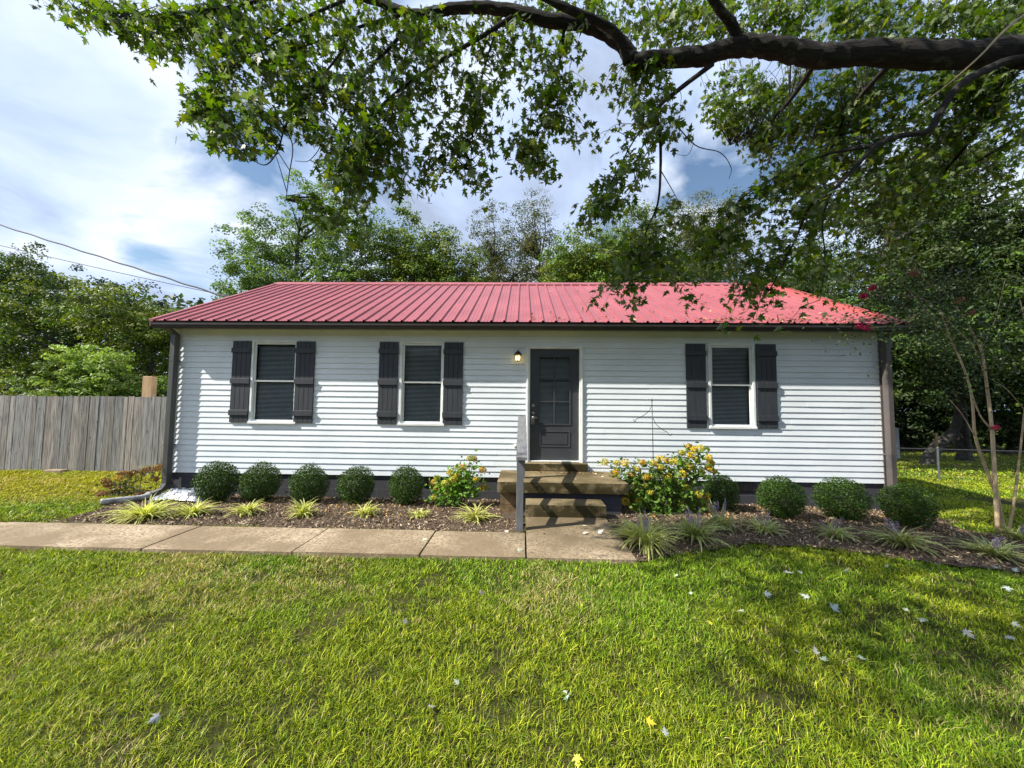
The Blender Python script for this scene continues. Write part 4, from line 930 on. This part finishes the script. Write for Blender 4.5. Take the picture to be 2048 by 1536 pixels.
o = k.build('stem', M['stem'], None); BS = o.data; bpy.data.objects.remove(o)
boxes = [(432, 1013, .78, .72, 'first boxwood from the left end of the foundation bed, beside the plastic sheet'), (520, 1007, .74, .70, 'second boxwood from the left end of the foundation bed'), (618, 1008, .74, .68, 'third boxwood from the left, under the first window'),
         (712, 1010, .71, .68, 'fourth boxwood from the left end of the foundation bed'), (812, 1012, .70, .68, 'boxwood between the fourth one and the yellow hydrangea left of the steps'),
         (1443, 1028, .62, .62, 'shaded boxwood half hidden behind the large yellow hydrangea'), (1563, 1046, .76, .66, 'round boxwood below the right window, beside the large hydrangea'),
         (1683, 1048, .80, .66, 'wide boxwood between the right window and the wall corner'), (1815, 1062, .80, .66, 'last boxwood at the right corner of the house')]
for i, (px, py, w_, h_, lb_) in enumerate(boxes):
    p = on_ground(px, py); yy_ = min(p.y+.26, 6.32); p = aY(px, py-20, yy_); p.z = zgf(p.x, p.y)+.02
    r_ = empty('boxwood', tuple(p), lb_, 'shrub', 'clipped boxwood balls along the foundation'); r_.rotation_euler.z = i*1.3
    r_.scale = (w_/.86, w_/.86, h_/.72)
    for nm, me in (('foliage', BX[i]), ('stem', BS)):
        q = bpy.data.objects.new(nm, me); link(q, r_)

# ------------------------------------------------------------ liriope clumps
def liriope(px, py, w_, h_, nb, label, yellow, flowers, seed):
    if yellow: h_ *= 1.0; w_ *= 1.0; nb = int(nb*.95)
    else: h_ *= .88; w_ *= .85; nb = int(nb*.62)
    rng = np.random.default_rng(seed); p = on_ground(px, py); p.z += .02
    root = empty('liriope', tuple(p), label, 'plant', 'striped grassy clumps edging the flower bed')
    ns = 7; th = rng.uniform(0, 2*PI, nb); Ln = rng.uniform(.65, 1.15, nb)*h_*1.35; el = rng.uniform(.55, 1.35, nb); cur = rng.uniform(.9, 2.1, nb)
    wd = rng.uniform(.008, .0145, nb); b0 = rng.normal(size=(nb, 2))*.035
    Vv = np.zeros((nb, ns, 3, 3)); pos = np.stack([p.x+b0[:, 0], p.y+b0[:, 1], np.full(nb, p.z)], 1); ang = el.copy()
    sc_ = w_/(h_*2.1)
    for i in range(ns):
        t = i/(ns-1); wv = wd*(1-t**2.2)+.0004; side = np.stack([-np.sin(th), np.cos(th), np.zeros(nb)], 1)
        for j in range(3): Vv[:, i, j] = pos+side*(wv*(j-1))[:, None]; 
        Vv[:, i, 1, 2] -= wv*.4
        st_ = Ln/(ns-1); pos = pos+np.stack([np.cos(ang)*np.cos(th)*st_*sc_, np.cos(ang)*np.sin(th)*st_*sc_, np.sin(ang)*st_], 1); ang = ang-cur/(ns-1)
        pos[:, 2] = np.maximum(pos[:, 2], p.z-.005+.01)
    base = np.arange(nb)[:, None]*(ns*3); q = []
    for i in range(ns-1):
        for j in range(2): q.append((i*3+j, i*3+j+1, (i+1)*3+j+1, (i+1)*3+j))
    Fc = (base[:, :, None]+np.array(q)[None]).reshape(-1, 4)
    cg = np.array((.20, .27, .03) if yellow else (.10, .17, .03)); ce = np.array((.92, .88, .34) if yellow else (.80, .80, .36))
    cl = np.zeros((nb, ns, 3, 3)); v_ = (1+rng.uniform(-.3, .3, (nb, 1, 1)))
    cl[:, :, 0] = ce*v_; cl[:, :, 2] = ce*v_; cl[:, :, 1] = cg*v_
    dry = rng.random(nb) < .06; cl[dry] = np.array((.35, .26, .12))
    mesh_np('blades', Vv.reshape(-1, 3), [Fc], M['blade'], root, cl.reshape(-1, 3))
    for k_ in range(flowers):
        a = rng.uniform(0, 2*PI); tilt = rng.uniform(.02, .14); hh = h_*rng.uniform(.85, 1.15)
        z_ = np.linspace(.5, 1, 60); P = np.stack([p.x+tilt*math.cos(a)*z_, p.y+tilt*math.sin(a)*z_, p.z+hh*z_], 1)+rng.normal(size=(60, 3))*.008
        V, Fc, c2 = rhomb_leaves(P, rng.uniform(.009, .016, 60), rng, jitcol((.40, .31, .46), 60, rng), .2, .9)
        mesh_np('flower_spike', V, [Fc], M['petal'], root, c2)
liriope(288, 1042, .80, .30, 210, 'widest yellow striped clump at the left end of the bed, by the white pipe', True, 0, 1)
liriope(385, 1034, .60, .24, 120, 'yellow striped clump in front of the plastic sheet', True, 0, 2)
liriope(492, 1032, .52, .24, 90, 'yellow striped clump in front of the second boxwood from the left', True, 0, 3)
liriope(605, 1036, .50, .27, 90, 'yellow striped clump in front of the third boxwood from the left', True, 0, 4)
liriope(732, 1035, .44, .24, 85, 'yellow striped clump in front of the fourth boxwood from the left', True, 0, 5)
liriope(838, 1037, .32, .15, 50, 'smallest yellow striped clump, left of the small hydrangea', True, 0, 6)
liriope(950, 1044, .56, .25, 120, 'yellow striped clump left of the handrail post', True, 0, 7)
liriope(1290, 1094, .74, .34, 230, 'yellow green clump at the right edge of the path slab with purple spikes', True, 6, 8)
liriope(1392, 1082, .86, .38, 220, 'large clump with purple spikes in front of the large hydrangea', False, 8, 9)
liriope(1440, 1062, .60, .40, 120, 'clump with tall purple spikes beside the hidden boxwood', False, 7, 10)
liriope(1530, 1070, .60, .28, 130, 'clump with faint spikes in front of the boxwood under the right window', False, 4, 11)
liriope(1668, 1079, .58, .26, 120, 'clump in front of the wide boxwood on the right', False, 3, 12)
liriope(1800, 1096, .86, .33, 170, 'shaded clump in front of the last boxwood at the house corner', False, 5, 13)
liriope(1988, 1118, .84, .26, 180, 'dark shaded clump in front of the tan stemmed crape myrtle', False, 4, 14)
liriope(2040, 1084, .46, .24, 80, 'small clump behind the crape myrtle stems at the right edge', False, 2, 15)

# ------------------------------------------------------------ hydrangeas
def hydrangea(px, py, label, stems, heads, nleaf, lcol, hcols, seed, spread, Yo=0.0):
    rng = np.random.default_rng(seed); p = on_ground(px, py); p.y += Yo; p.x *= (p.y)/(p.y-Yo) if Yo else 1; p.z = zgf(p.x, p.y)
    root = empty('hydrangea', tuple(p), label, 'shrub'); k = MB(); nodes = []
    H = [aY(hx, hy, p.y+rng.uniform(-.18, .18)) for hx, hy in heads]
    for h_ in H:
        b0 = Vector((p.x+rng.normal()*.08*spread, p.y+rng.normal()*.05, p.z)); mid = b0.lerp(h_, .5)+Vector((rng.normal()*.04, rng.normal()*.05, .06))
        s_ = spline([b0, mid, h_-Vector((0, 0, .03))], 4); k.tube(s_, [.007-.0005*i for i in range(9)], 5, caps=False); nodes += [tuple(q) for q in s_[3:]]
    k.build('stems', M['stem'], root)
    nodes = np.array(nodes); P = nodes[rng.integers(0, len(nodes), nleaf)]+rng.normal(size=(nleaf, 3))*np.array([.075, .075, .06])
    P[:, 2] = np.maximum(P[:, 2], p.z+.05)
    V, Fc, cl = rhomb_leaves(P, rng.uniform(.05, .10, nleaf), rng, jitcol(lcol, nleaf, rng, .35), .8, .6); mesh_np('foliage', V, [Fc], M['treeleaf'], root, cl)
    for i, h_ in enumerate(H):
        m_ = 170; d = rng.normal(size=(m_, 3)); d /= np.linalg.norm(d, axis=1)[:, None]; R_ = rng.uniform(.052, .076)*(1.25 if seed == 203 else 1)
        Q = np.array(tuple(h_))+d*R_*np.array([1, 1, .85])*rng.uniform(.75, 1.05, (m_, 1))
        c_ = hcols[rng.integers(0, len(hcols))]
        V, Fc, cl = rhomb_leaves(Q, rng.uniform(.016, .027, m_), rng, jitcol(c_, m_, rng, .3), .2, .9, d, .6)
        mesh_np('flower_head', V, [Fc], M['petal'], root, cl)
YEL = [(.66, .46, .030), (.70, .54, .05), (.60, .38, .03), (.56, .48, .06)]
def z6(x, y): return (1180+x*.2441, 860+y*.2441)
heads = [z6(*q) for q in ((120, 260), (225, 270), (290, 270), (385, 320), (575, 235), (635, 250), (580, 305), (570, 345), (745, 270), (810, 135), (850, 160), (905, 150), (755, 185), (830, 205), (880, 250), (815, 300), (975, 225), (990, 265), (975, 310), (1000, 330), (910, 345), (750, 360), (640, 380), (500, 380), (460, 385), (340, 360), (380, 445), (370, 475), (450, 455), (495, 510), (310, 530), (285, 585), (400, 580), (450, 620), (515, 600), (350, 640), (750, 540), (795, 475), (850, 520), (890, 525), (960, 545), (880, 600), (750, 610), (785, 640), (845, 640), (500, 740), (560, 720), (590, 745), (430, 265), (520, 270), (215, 345), (690, 260))]
hydrangea(1330, 1035, 'large sprawling hydrangea full of yellow flower heads right of the steps', 1, heads, 2700, (.11, .20, .025), YEL, 201, 3.5, .25)
def z8(x, y): return (700+x*.1953, 850+y*.1953)
heads = [z8(*q) for q in ((1225, 340), (1270, 345), (1110, 430), (1165, 435), (1360, 455), (1025, 485), (890, 540), (865, 590), (975, 600), (1205, 530), (1005, 695), (1120, 690), (1365, 640), (1290, 560), (900, 640), (860, 740), (1060, 560), (1090, 520))]
hydrangea(915, 1018, 'small hydrangea with yellow and orange heads left of the porch', 1, heads, 1100, (.13, .25, .03), [(.60, .50, .06), (.55, .34, .05), (.50, .50, .08)], 202, 1.2, .05)
def z2(x, y): return (150+x*.1709, 900+y*.1709)
heads = [z2(*q) for q in ((200, 510), (260, 550), (320, 540), (360, 360), (390, 400), (430, 420), (390, 500), (440, 520), (560, 280), (610, 300), (680, 270), (520, 330), (520, 470), (500, 560), (570, 560), (830, 230), (800, 250), (960, 210), (1000, 200), (940, 340), (650, 540), (740, 540), (820, 500), (330, 560), (300, 520), (880, 240))]
hydrangea(262, 1000, 'brown faded hydrangea sprawling over the white pipe at the left corner', 1, heads, 260, (.13, .15, .04), [(.20, .08, .04), (.26, .11, .05), (.17, .065, .035), (.42, .24, .05)], 203, 4, .35)

# hook, plastic, pipe
hk = empty('shepherd_hook', tuple(aY(1309, 1020, 6.2)), 'thin black double shepherd hook standing behind the large hydrangea', 'plant hook')
k = MB(); k.tube([aY(1309, 1020, 6.2), aY(1306, 900, 6.2), aY(1304, 800, 6.2)], .0065, 8); k.tube([aY(1304, 803, 6.2), aY(1304, 796, 6.2)], [.011, .003], 8); k.build('pole', M['black_metal'], hk, True)
def z5(x, y): return (1240+x*.293, 540+y*.293)
for pts in ([(217, 925), (195, 965), (150, 1000), (112, 1018), (108, 1030), (98, 1034), (93, 1018)], [(226, 1010), (245, 1050), (290, 1090), (325, 1108), (335, 1125), (348, 1130), (354, 1115)]):
    k = MB(); k.tube(spline([aY(*z5(*q), 6.2) for q in pts], 4), .0048, 6); k.build('hook', M['black_metal'], hk, True)
k = MB(); k.tube([aY(*z5(120, 1010), 6.2), aY(*z5(222, 1012), 6.2)], .0022, 5); k.tube([aY(*z5(226, 1105), 6.2), aY(*z5(325, 1108), 6.2)], .0022, 5); k.build('brace', M['black_metal'], hk)
# crumpled plastic sheet
A = on_ground(372, 1002); nx, ny = 26, 16; V = []
for j in range(ny):
    for i in range(nx):
        u, v_ = i/(nx-1), j/(ny-1); x_ = A.x-.42+.95*u; y_ = 6.02+.55*v_; e_ = math.sin(PI*u)**.6*math.sin(PI*min(1, v_*1.1+.02))**.5
        V.append((x_, y_, zgf(x_, y_)+.03+e_*(.13+.13*float(fbm(x_*7, y_*7)))*(1+.3*float(vnoise(x_*22, y_*22)))))
a = np.array([[j*nx+i, j*nx+i+1, (j+1)*nx+i+1, (j+1)*nx+i] for j in range(ny-1) for i in range(nx-1)])
tag(mesh_np('plastic_sheet', np.array(V), [a], M['plastic_sheet'], smooth=True), 'crumpled grey white plastic sheet against the foundation at the left corner', 'plastic sheet')
k = MB(); pts = [Vector((-6.60, D-.27, .11)), aY(290, 1003, 6.2), aY(245, 1011, 5.95), aY(200, 1018, 5.75)]
pts = [Vector((q.x, q.y, zgf(q.x, q.y)+.08 if i else q.z)) for i, q in enumerate(pts)]
k.tube(spline(pts, 12), [.046+.006*(i % 2) for i in range(37)], 12); tag(k.build('drain_pipe', M['plastic_pipe'], None, True), 'white corrugated drain pipe leading from the left downspout', 'pipe')

# ------------------------------------------------------------ right yard: chain link fence, shed, stake
cf = empty('chain_link_fence', (13.5, 12, zgf(13.5, 12)), 'galvanised chain link fence across the right side yard', 'fence')
fx0, fy0 = 8.6, 13.4; fx1, fy1 = 17.5, 9.6
def fp(t): x_ = fx0+(fx1-fx0)*t; y_ = fy0+(fy1-fy0)*t; return x_, y_, zgf(x_, y_)
Pm = aY(1917, 960, 11.6)
tl = np.hypot(fx1-fx0, fy1-fy0); hgt = .92
V = []; Fq = []; stp = .065; n_ = int(tl/stp)
def ribbon(a, b_, w_=.0016):
    n0 = len(V); V.extend([(a[0], a[1], a[2]-w_), (a[0], a[1], a[2]+w_), (b_[0], b_[1], b_[2]+w_), (b_[0], b_[1], b_[2]-w_)]); Fq.append([n0, n0+1, n0+2, n0+3])
rowsn = 14
for i in range(n_):
    for j in range(rowsn):
        t0 = i/n_; t1 = (i+.5)/n_; t2_ = (i+1)/n_; z0 = hgt*j/rowsn; z1 = hgt*(j+1)/rowsn
        a = fp(t0 if j % 2 == 0 else t1); b_ = fp(t1 if j % 2 == 0 else t2_); c_ = fp(t0 if j % 2 else t1)
        if j % 2 == 0:
            ribbon((a[0], a[1], a[2]+z0), (b_[0], b_[1], b_[2]+z1)); d_ = fp(t2_); ribbon((d_[0], d_[1], d_[2]+z0), (b_[0], b_[1], b_[2]+z1))
        else:
            q = fp(t2_); ribbon((a[0], a[1], a[2]+z0), (b_[0], b_[1], b_[2]+z1)); q0 = fp(t0); ribbon((a[0], a[1], a[2]+z0), (q0[0], q0[1], q0[2]+z1))
mesh_np('wire_mesh', np.array(V), [np.array(Fq)], M['galv'], cf)
k = MB(); k.tube([(fp(t/20)[0], fp(t/20)[1], fp(t/20)[2]+hgt+.01) for t in range(21)], .014, 8); k.build('top_rail', M['lockbox'], cf)
for t in (.0, .45, .86):
    q = fp(t); k = MB(); k.tube([(q[0], q[1]-.03, q[2]-.1), (q[0], q[1]-.03, q[2]+hgt+.05)], .026, 10); k.tube([(q[0], q[1]-.03, q[2]+hgt+.05), (q[0], q[1]-.03, q[2]+hgt+.075)], [.03, .012], 10); k.build('post', M['galv'], cf)
sh = empty('garden_shed', (19.0, 20.5, -.8), 'small white metal shed far behind the right corner of the house', 'shed')
q = aY(1798, 858, 20.0); zb_ = zgf(19.2, 20)-.05; k = MB(); x1 = q.x; x0 = x1-2.4
k.box(x0, x1, 20.0, 21.6, zb_, q.z, bev=.01); i_ = x0
while i_ < x1-.05: k.box(i_, i_+.04, 19.985, 19.9995, zb_, q.z-.01); i_ += .16
k.build('wall', M['shed'], sh)
k = MB(); xm = (x0+x1)/2; k.add([(x0-.05, 19.95, q.z), (x1+.05, 19.95, q.z), (xm, 19.95, q.z+.40), (x0-.05, 21.65, q.z), (x1+.05, 21.65, q.z), (xm, 21.65, q.z+.40)], [(0, 1, 2), (3, 5, 4), (0, 2, 5, 3), (1, 4, 5, 2), (0, 3, 4, 1)]); k.build('roof', M['shed'], sh)
q = aY(1872, 866, 15.5); k = MB(); k.box(q.x-.03, q.x+.03, 15.47, 15.53, zgf(q.x, 15.5), q.z); tag(k.build('stake', M['tanpost']), 'pale stake standing in front of the leaning trunk', 'stake')

# ------------------------------------------------------------ mulch chips, litter
rng = np.random.default_rng(60); n_ = 46000
X = rng.uniform(-7.5, 8.6, n_); Y = rng.uniform(3.8, 6.75, n_); kk = in_bed(X, Y) & ~in_path(X, Y) & ~((X > -.3) & (X < 1.5) & (Y > 5.35)); X = X[kk]; Y = Y[kk]; n_ = len(X)
P = np.stack([X, Y, zg(X, Y)+.035+.05*(fbm(X*9, Y*9)-.5)+rng.random(n_)*.012], 1)
pal = np.array([(.13, .085, .055), (.24, .165, .10), (.40, .30, .19), (.05, .032, .02), (.58, .46, .32)])
col = pal[rng.choice(5, n_, p=[.32, .26, .19, .15, .08])]*(1+rng.uniform(-.25, .25, (n_, 1)))
V, Fc, cl = rhomb_leaves(P, rng.uniform(.015, .06, n_), rng, col, 1.3, .36)
tag(mesh_np('mulch', V, [Fc], M['chip'], None, cl), 'brown shredded bark mulch in the flower beds', 'mulch', None, 'stuff')
# dry leaf litter behind/among shrubs, on roof right end and porch
n_ = 520; X = np.concatenate([rng.normal(-2.2, .8, 150), rng.normal(-4.2, 1.0, 120), rng.uniform(1.7, 6.6, n_-270)]); Y = rng.uniform(5.3, 6.55, n_)
kk = in_bed(X, Y) & ~((X > -.4) & (X < 1.65)); X, Y = X[kk], Y[kk]; n_ = len(X); P = np.stack([X, Y, zg(X, Y)+.055], 1)
V, Fc, cl = maple_leaves(P, rng.uniform(.02, .045, n_), rng, jitcol((.42, .24, .06), n_, rng, .4), .5)
tag(mesh_np('leaf_litter', V, [Fc], M['dryleaf'], None, cl), 'small dry orange leaf litter scattered on the mulch', 'leaf litter', None, 'stuff')
n_ = 330; X = np.where(rng.random(n_) < .75, rng.uniform(3.0, 6.6, n_), rng.uniform(0, 6.6, n_)); T = np.where(rng.random(n_) < .6, rng.random(n_)*.06, rng.random(n_)**1.5)
P = np.stack([X, EY+T*(RY-EY), EZ+T*(RZ-EZ)+.035], 1)
V, Fc, cl = maple_leaves(P, rng.uniform(.03, .07, n_), rng, jitcol((.42, .30, .15), n_, rng, .4), .4)
tag(mesh_np('leaf_litter', V, [Fc], M['dryleaf'], None, cl), 'dry tan leaves caught on the right half of the roof and in the gutter', 'leaf litter', None, 'stuff')
n_ = 90; X = rng.uniform(.15, 1.5, n_); P = np.stack([X, D-.05-rng.random(n_)**2*.25, np.full(n_, .602)], 1); P[:, 1] = np.where((X < 1.17), P[:, 1]-.12, P[:, 1])
V, Fc, cl = maple_leaves(P, rng.uniform(.02, .045, n_), rng, jitcol((.30, .17, .07), n_, rng, .4), .4)
tag(mesh_np('leaf_litter', V, [Fc], M['dryleaf'], None, cl), 'dry brown leaves gathered on the porch slab below the door', 'leaf litter', None, 'stuff')

# individual fallen leaves
def zr(x, y): return (1000+x*.5117, 1080+y*.5118)
fl = [zr(*q) for q in ((222, 178), (695, 152), (840, 255), (935, 298), (1110, 143), (1185, 150), (1350, 128), (1365, 138), (970, 45), (1120, 118), (1033, 232), (1300, 295), (1212, 248), (1585, 300), (1660, 330), (1810, 372), (2000, 345), (1885, 280), (1980, 198), (2010, 140), (1520, 118), (1290, 28), (1430, 40), (1710, 108), (1240, 478), (1262, 500), (1160, 465), (2010, 405), (1605, 500), (250, 620), (272, 635), (650, 805), (815, 50), (1950, 128), (1850, 402), (1420, 497), (1800, 190), (745, 222))]
fl += [(805, 1252), (918, 1385), (958, 1196), (425, 1176), (320, 1448), (855, 1430)]
yl = [zr(*q) for q in ((570, 735), (300, 870), (978, 162), (815, 335), (1465, 380))]
pl = [(845, 1078), (1010, 1064), (1150, 1064), (1165, 1066), (1196, 1066), (1142, 1048), (1035, 1102), (1058, 1102), (1173, 1052), (1086, 1064), (1128, 1066)]
ll = [(1078, 944), (1122, 945), (1208, 952), (1148, 957), (1192, 946)]
def mkleaf(p, size, base, lb_, rng, grp):
    V, Fc, cl = maple_leaves(np.zeros((1, 3)), np.array([size]), rng, jitcol(base, 1, rng, .12), .45)
    o = mesh_np('fallen_leaf', V, [Fc], M['dryleaf'], None, cl); o.location = p; tag(o, lb_, 'leaf', grp)
rng = np.random.default_rng(5)
for (px, py) in fl:
    p = on_ground(px, py); p.z += .045; mkleaf(p, rng.uniform(.04, .075)*(.72 if py > 1300 else 1), (.40, .43, .37), 'pale silvery fallen maple leaf lying face down on the lawn', rng, 'pale fallen leaves on the lawn')
for (px, py) in yl:
    p = on_ground(px, py); p.z += .04; mkleaf(p, .05, (.62, .55, .05), 'yellow fallen maple leaf lying on the front lawn', rng, 'yellow fallen leaves on the lawn')
for (px, py) in pl:
    p = aZ(px, py, PATHZ+.012); mkleaf(p, rng.uniform(.05, .08), (.58, .60, .48), 'pale fallen maple leaf lying on the concrete path', rng, 'fallen leaves on the path')
for (px, py) in ll:
    p = aZ(px, py, .606); mkleaf(p, .06, (.62, .52, .34), 'tan fallen leaf lying on the porch slab', rng, 'fallen leaves on the porch')

# ------------------------------------------------------------ grass
def grass(seed, regions):
    rng = np.random.default_rng(seed); XX = []; YY = []; HH = []; WW = []
    for (x0, x1, y0, y1, dens, h_, w_, fr_) in regions:
        n = int((x1-x0)*(y1-y0)*dens); X = rng.uniform(x0, x1, n); Y = rng.uniform(y0, y1, n)
        X = X+.0; k_ = fr_(X, Y); X, Y = X[k_], Y[k_]; XX.append(X); YY.append(Y); HH.append(np.full(len(X), h_)); WW.append(np.full(len(X), w_))
    X = np.concatenate(XX); Y = np.concatenate(YY); H = np.concatenate(HH); W = np.concatenate(WW)
    # tufts: blades fan out from shared centres, gaps between
    nt_ = len(X)//7; ci_ = rng.integers(0, nt_, len(X)); own = rng.random(len(X)) < .8
    sel = np.arange(len(X)); order = rng.permutation(len(X)); cen = order[:nt_]
    cen = cen[np.argsort(Y[cen])]; srt = np.argsort(Y); pos_ = np.clip((np.arange(len(X))*nt_//len(X))+rng.integers(-3, 4, len(X)), 0, nt_-1)
    cx_ = np.empty(len(X)); cy_ = np.empty(len(X)); cx_[srt] = X[cen[pos_]]; cy_[srt] = Y[cen[pos_]]
    sc_ = .012+.0025*Y; ox = rng.normal(size=len(X))*sc_; oy = rng.normal(size=len(X))*sc_
    X = np.where(own, cx_+ox, X); Y = np.where(own, cy_+oy, Y)
    fan = np.arctan2(oy, ox)
    k_ = ~in_path(X, Y) & ~(in_bed(X, Y-.06) & in_bed(X, Y)) & ~((X > XL-.02) & (X < XR+.02) & (Y > D-.1)) & ((Y < 12.5) | (X > 6.6))
    X, Y, H, W, own, fan, cx_, cy_ = X[k_], Y[k_], H[k_], W[k_], own[k_], fan[k_], cx_[k_], cy_[k_]; n = len(X)
    bare = fbm(X*2.3+51, Y*2.3+13)*.55+fbm(X*8+5, Y*8+60)*.45; k_ = rng.random(len(X)) > np.clip((bare-.50)*6, 0, .85)
    X, Y, H, W, own, fan, cx_, cy_ = X[k_], Y[k_], H[k_], W[k_], own[k_], fan[k_], cx_[k_], cy_[k_]; n = len(X)
    patch = fbm(X*1.3+3, Y*1.3+8); fine = fbm(cx_*9, cy_*9+40); tv = np.modf(np.abs(np.sin(cx_*127.1+cy_*311.7)*43758.5))[0]
    H = H*(.55+.9*patch)*rng.uniform(.5, 1.25, n)*(.6+.8*tv)
    th = np.where(own, fan+rng.normal(size=n)*.5, rng.uniform(0, 2*PI, n)); lean = rng.uniform(.05, 1.25, n)*H; z = zg(X, Y)-.003
    dx, dy = np.cos(th), np.sin(th); ww = W*rng.uniform(.7, 1.5, n)
    rot = th+PI/2+rng.normal(size=n)*.6; wx, wy = np.cos(rot), np.sin(rot)
    V = np.zeros((n, 5, 3))
    for i, (t, wf) in enumerate(((0, .8), (0, -.8), (.5, -1), (.5, 1), (1, 0))):
        o_ = lean*t**1.6
        V[:, i, 0] = X+dx*o_+wx*ww*wf*.5; V[:, i, 1] = Y+dy*o_+wy*ww*wf*.5; V[:, i, 2] = z+H*(t-.25*t*t*t)
    i_ = np.arange(n)[:, None]*5; q = i_+np.array([[0, 1, 2, 3]]); t_ = i_+np.array([[3, 2, 4]])
    g0 = np.array([(.225, .29, .010), (.10, .17, .008), (.40, .43, .024), (.44, .36, .15)])
    dry = fbm(X*.9+31, Y*.9+2)*.6+fbm(X*4+3, Y*4+22)*.4
    pdry = np.clip((dry-.52)*3.2, 0, .6)+.05+.5*np.exp(-((X-.25)/.35)**2-((Y-3.35)/.5)**2)+.35*np.exp(-((X-2.9)/.5)**2-((Y-2.2)/.25)**2)
    r_ = rng.random(n); ci = np.where(r_ < pdry, 3, rng.choice(3, n, p=[.45, .3, .25])); col = g0[ci]*(.50+.85*tv[:, None])*(1+rng.uniform(-.28, .28, (n, 1)))
    lush = sstep(.46, .62, fbm(X*.55+11, Y*.55+77))[:, None]*(ci != 3)[:, None]; col = col*(1-lush*np.array([.28, .08, 0]))
    left = sstep(-6.0, -7.5, X)[:, None]*sstep(5.6, 6.8, Y)[:, None]; col = col+left*np.array([.13, .05, 0])
    o = mesh_np('grass', V.reshape(-1, 3), [q, t_], M['grass'], None, np.repeat(col, 5, 0)); return o
def vis(X, Y): return (np.abs(X) < Y*1.45+.25)
o = grass(1, [(-3.4, 3.6, 1.45, 2.4, 21000, .045, .0030, vis), (-4.6, 4.8, 2.4, 3.3, 15500, .044, .0037, vis), (-6.2, 6.6, 3.3, 4.8, 10500, .046, .0050, vis),
              (-13.5, -5.6, 4.7, 8.95, 3200, .050, .0085, lambda X, Y: vis(X, Y)), (4.5, 9.5, 4.7, 8.5, 3000, .055, .009, vis), (6.5, 17, 8.5, 12.5, 1200, .05, .014, vis), (11, 30, 12.5, 24, 330, .07, .034, vis)])
tag(o, 'short yellow green lawn grass with dry straw patches', 'grass', None, 'stuff')
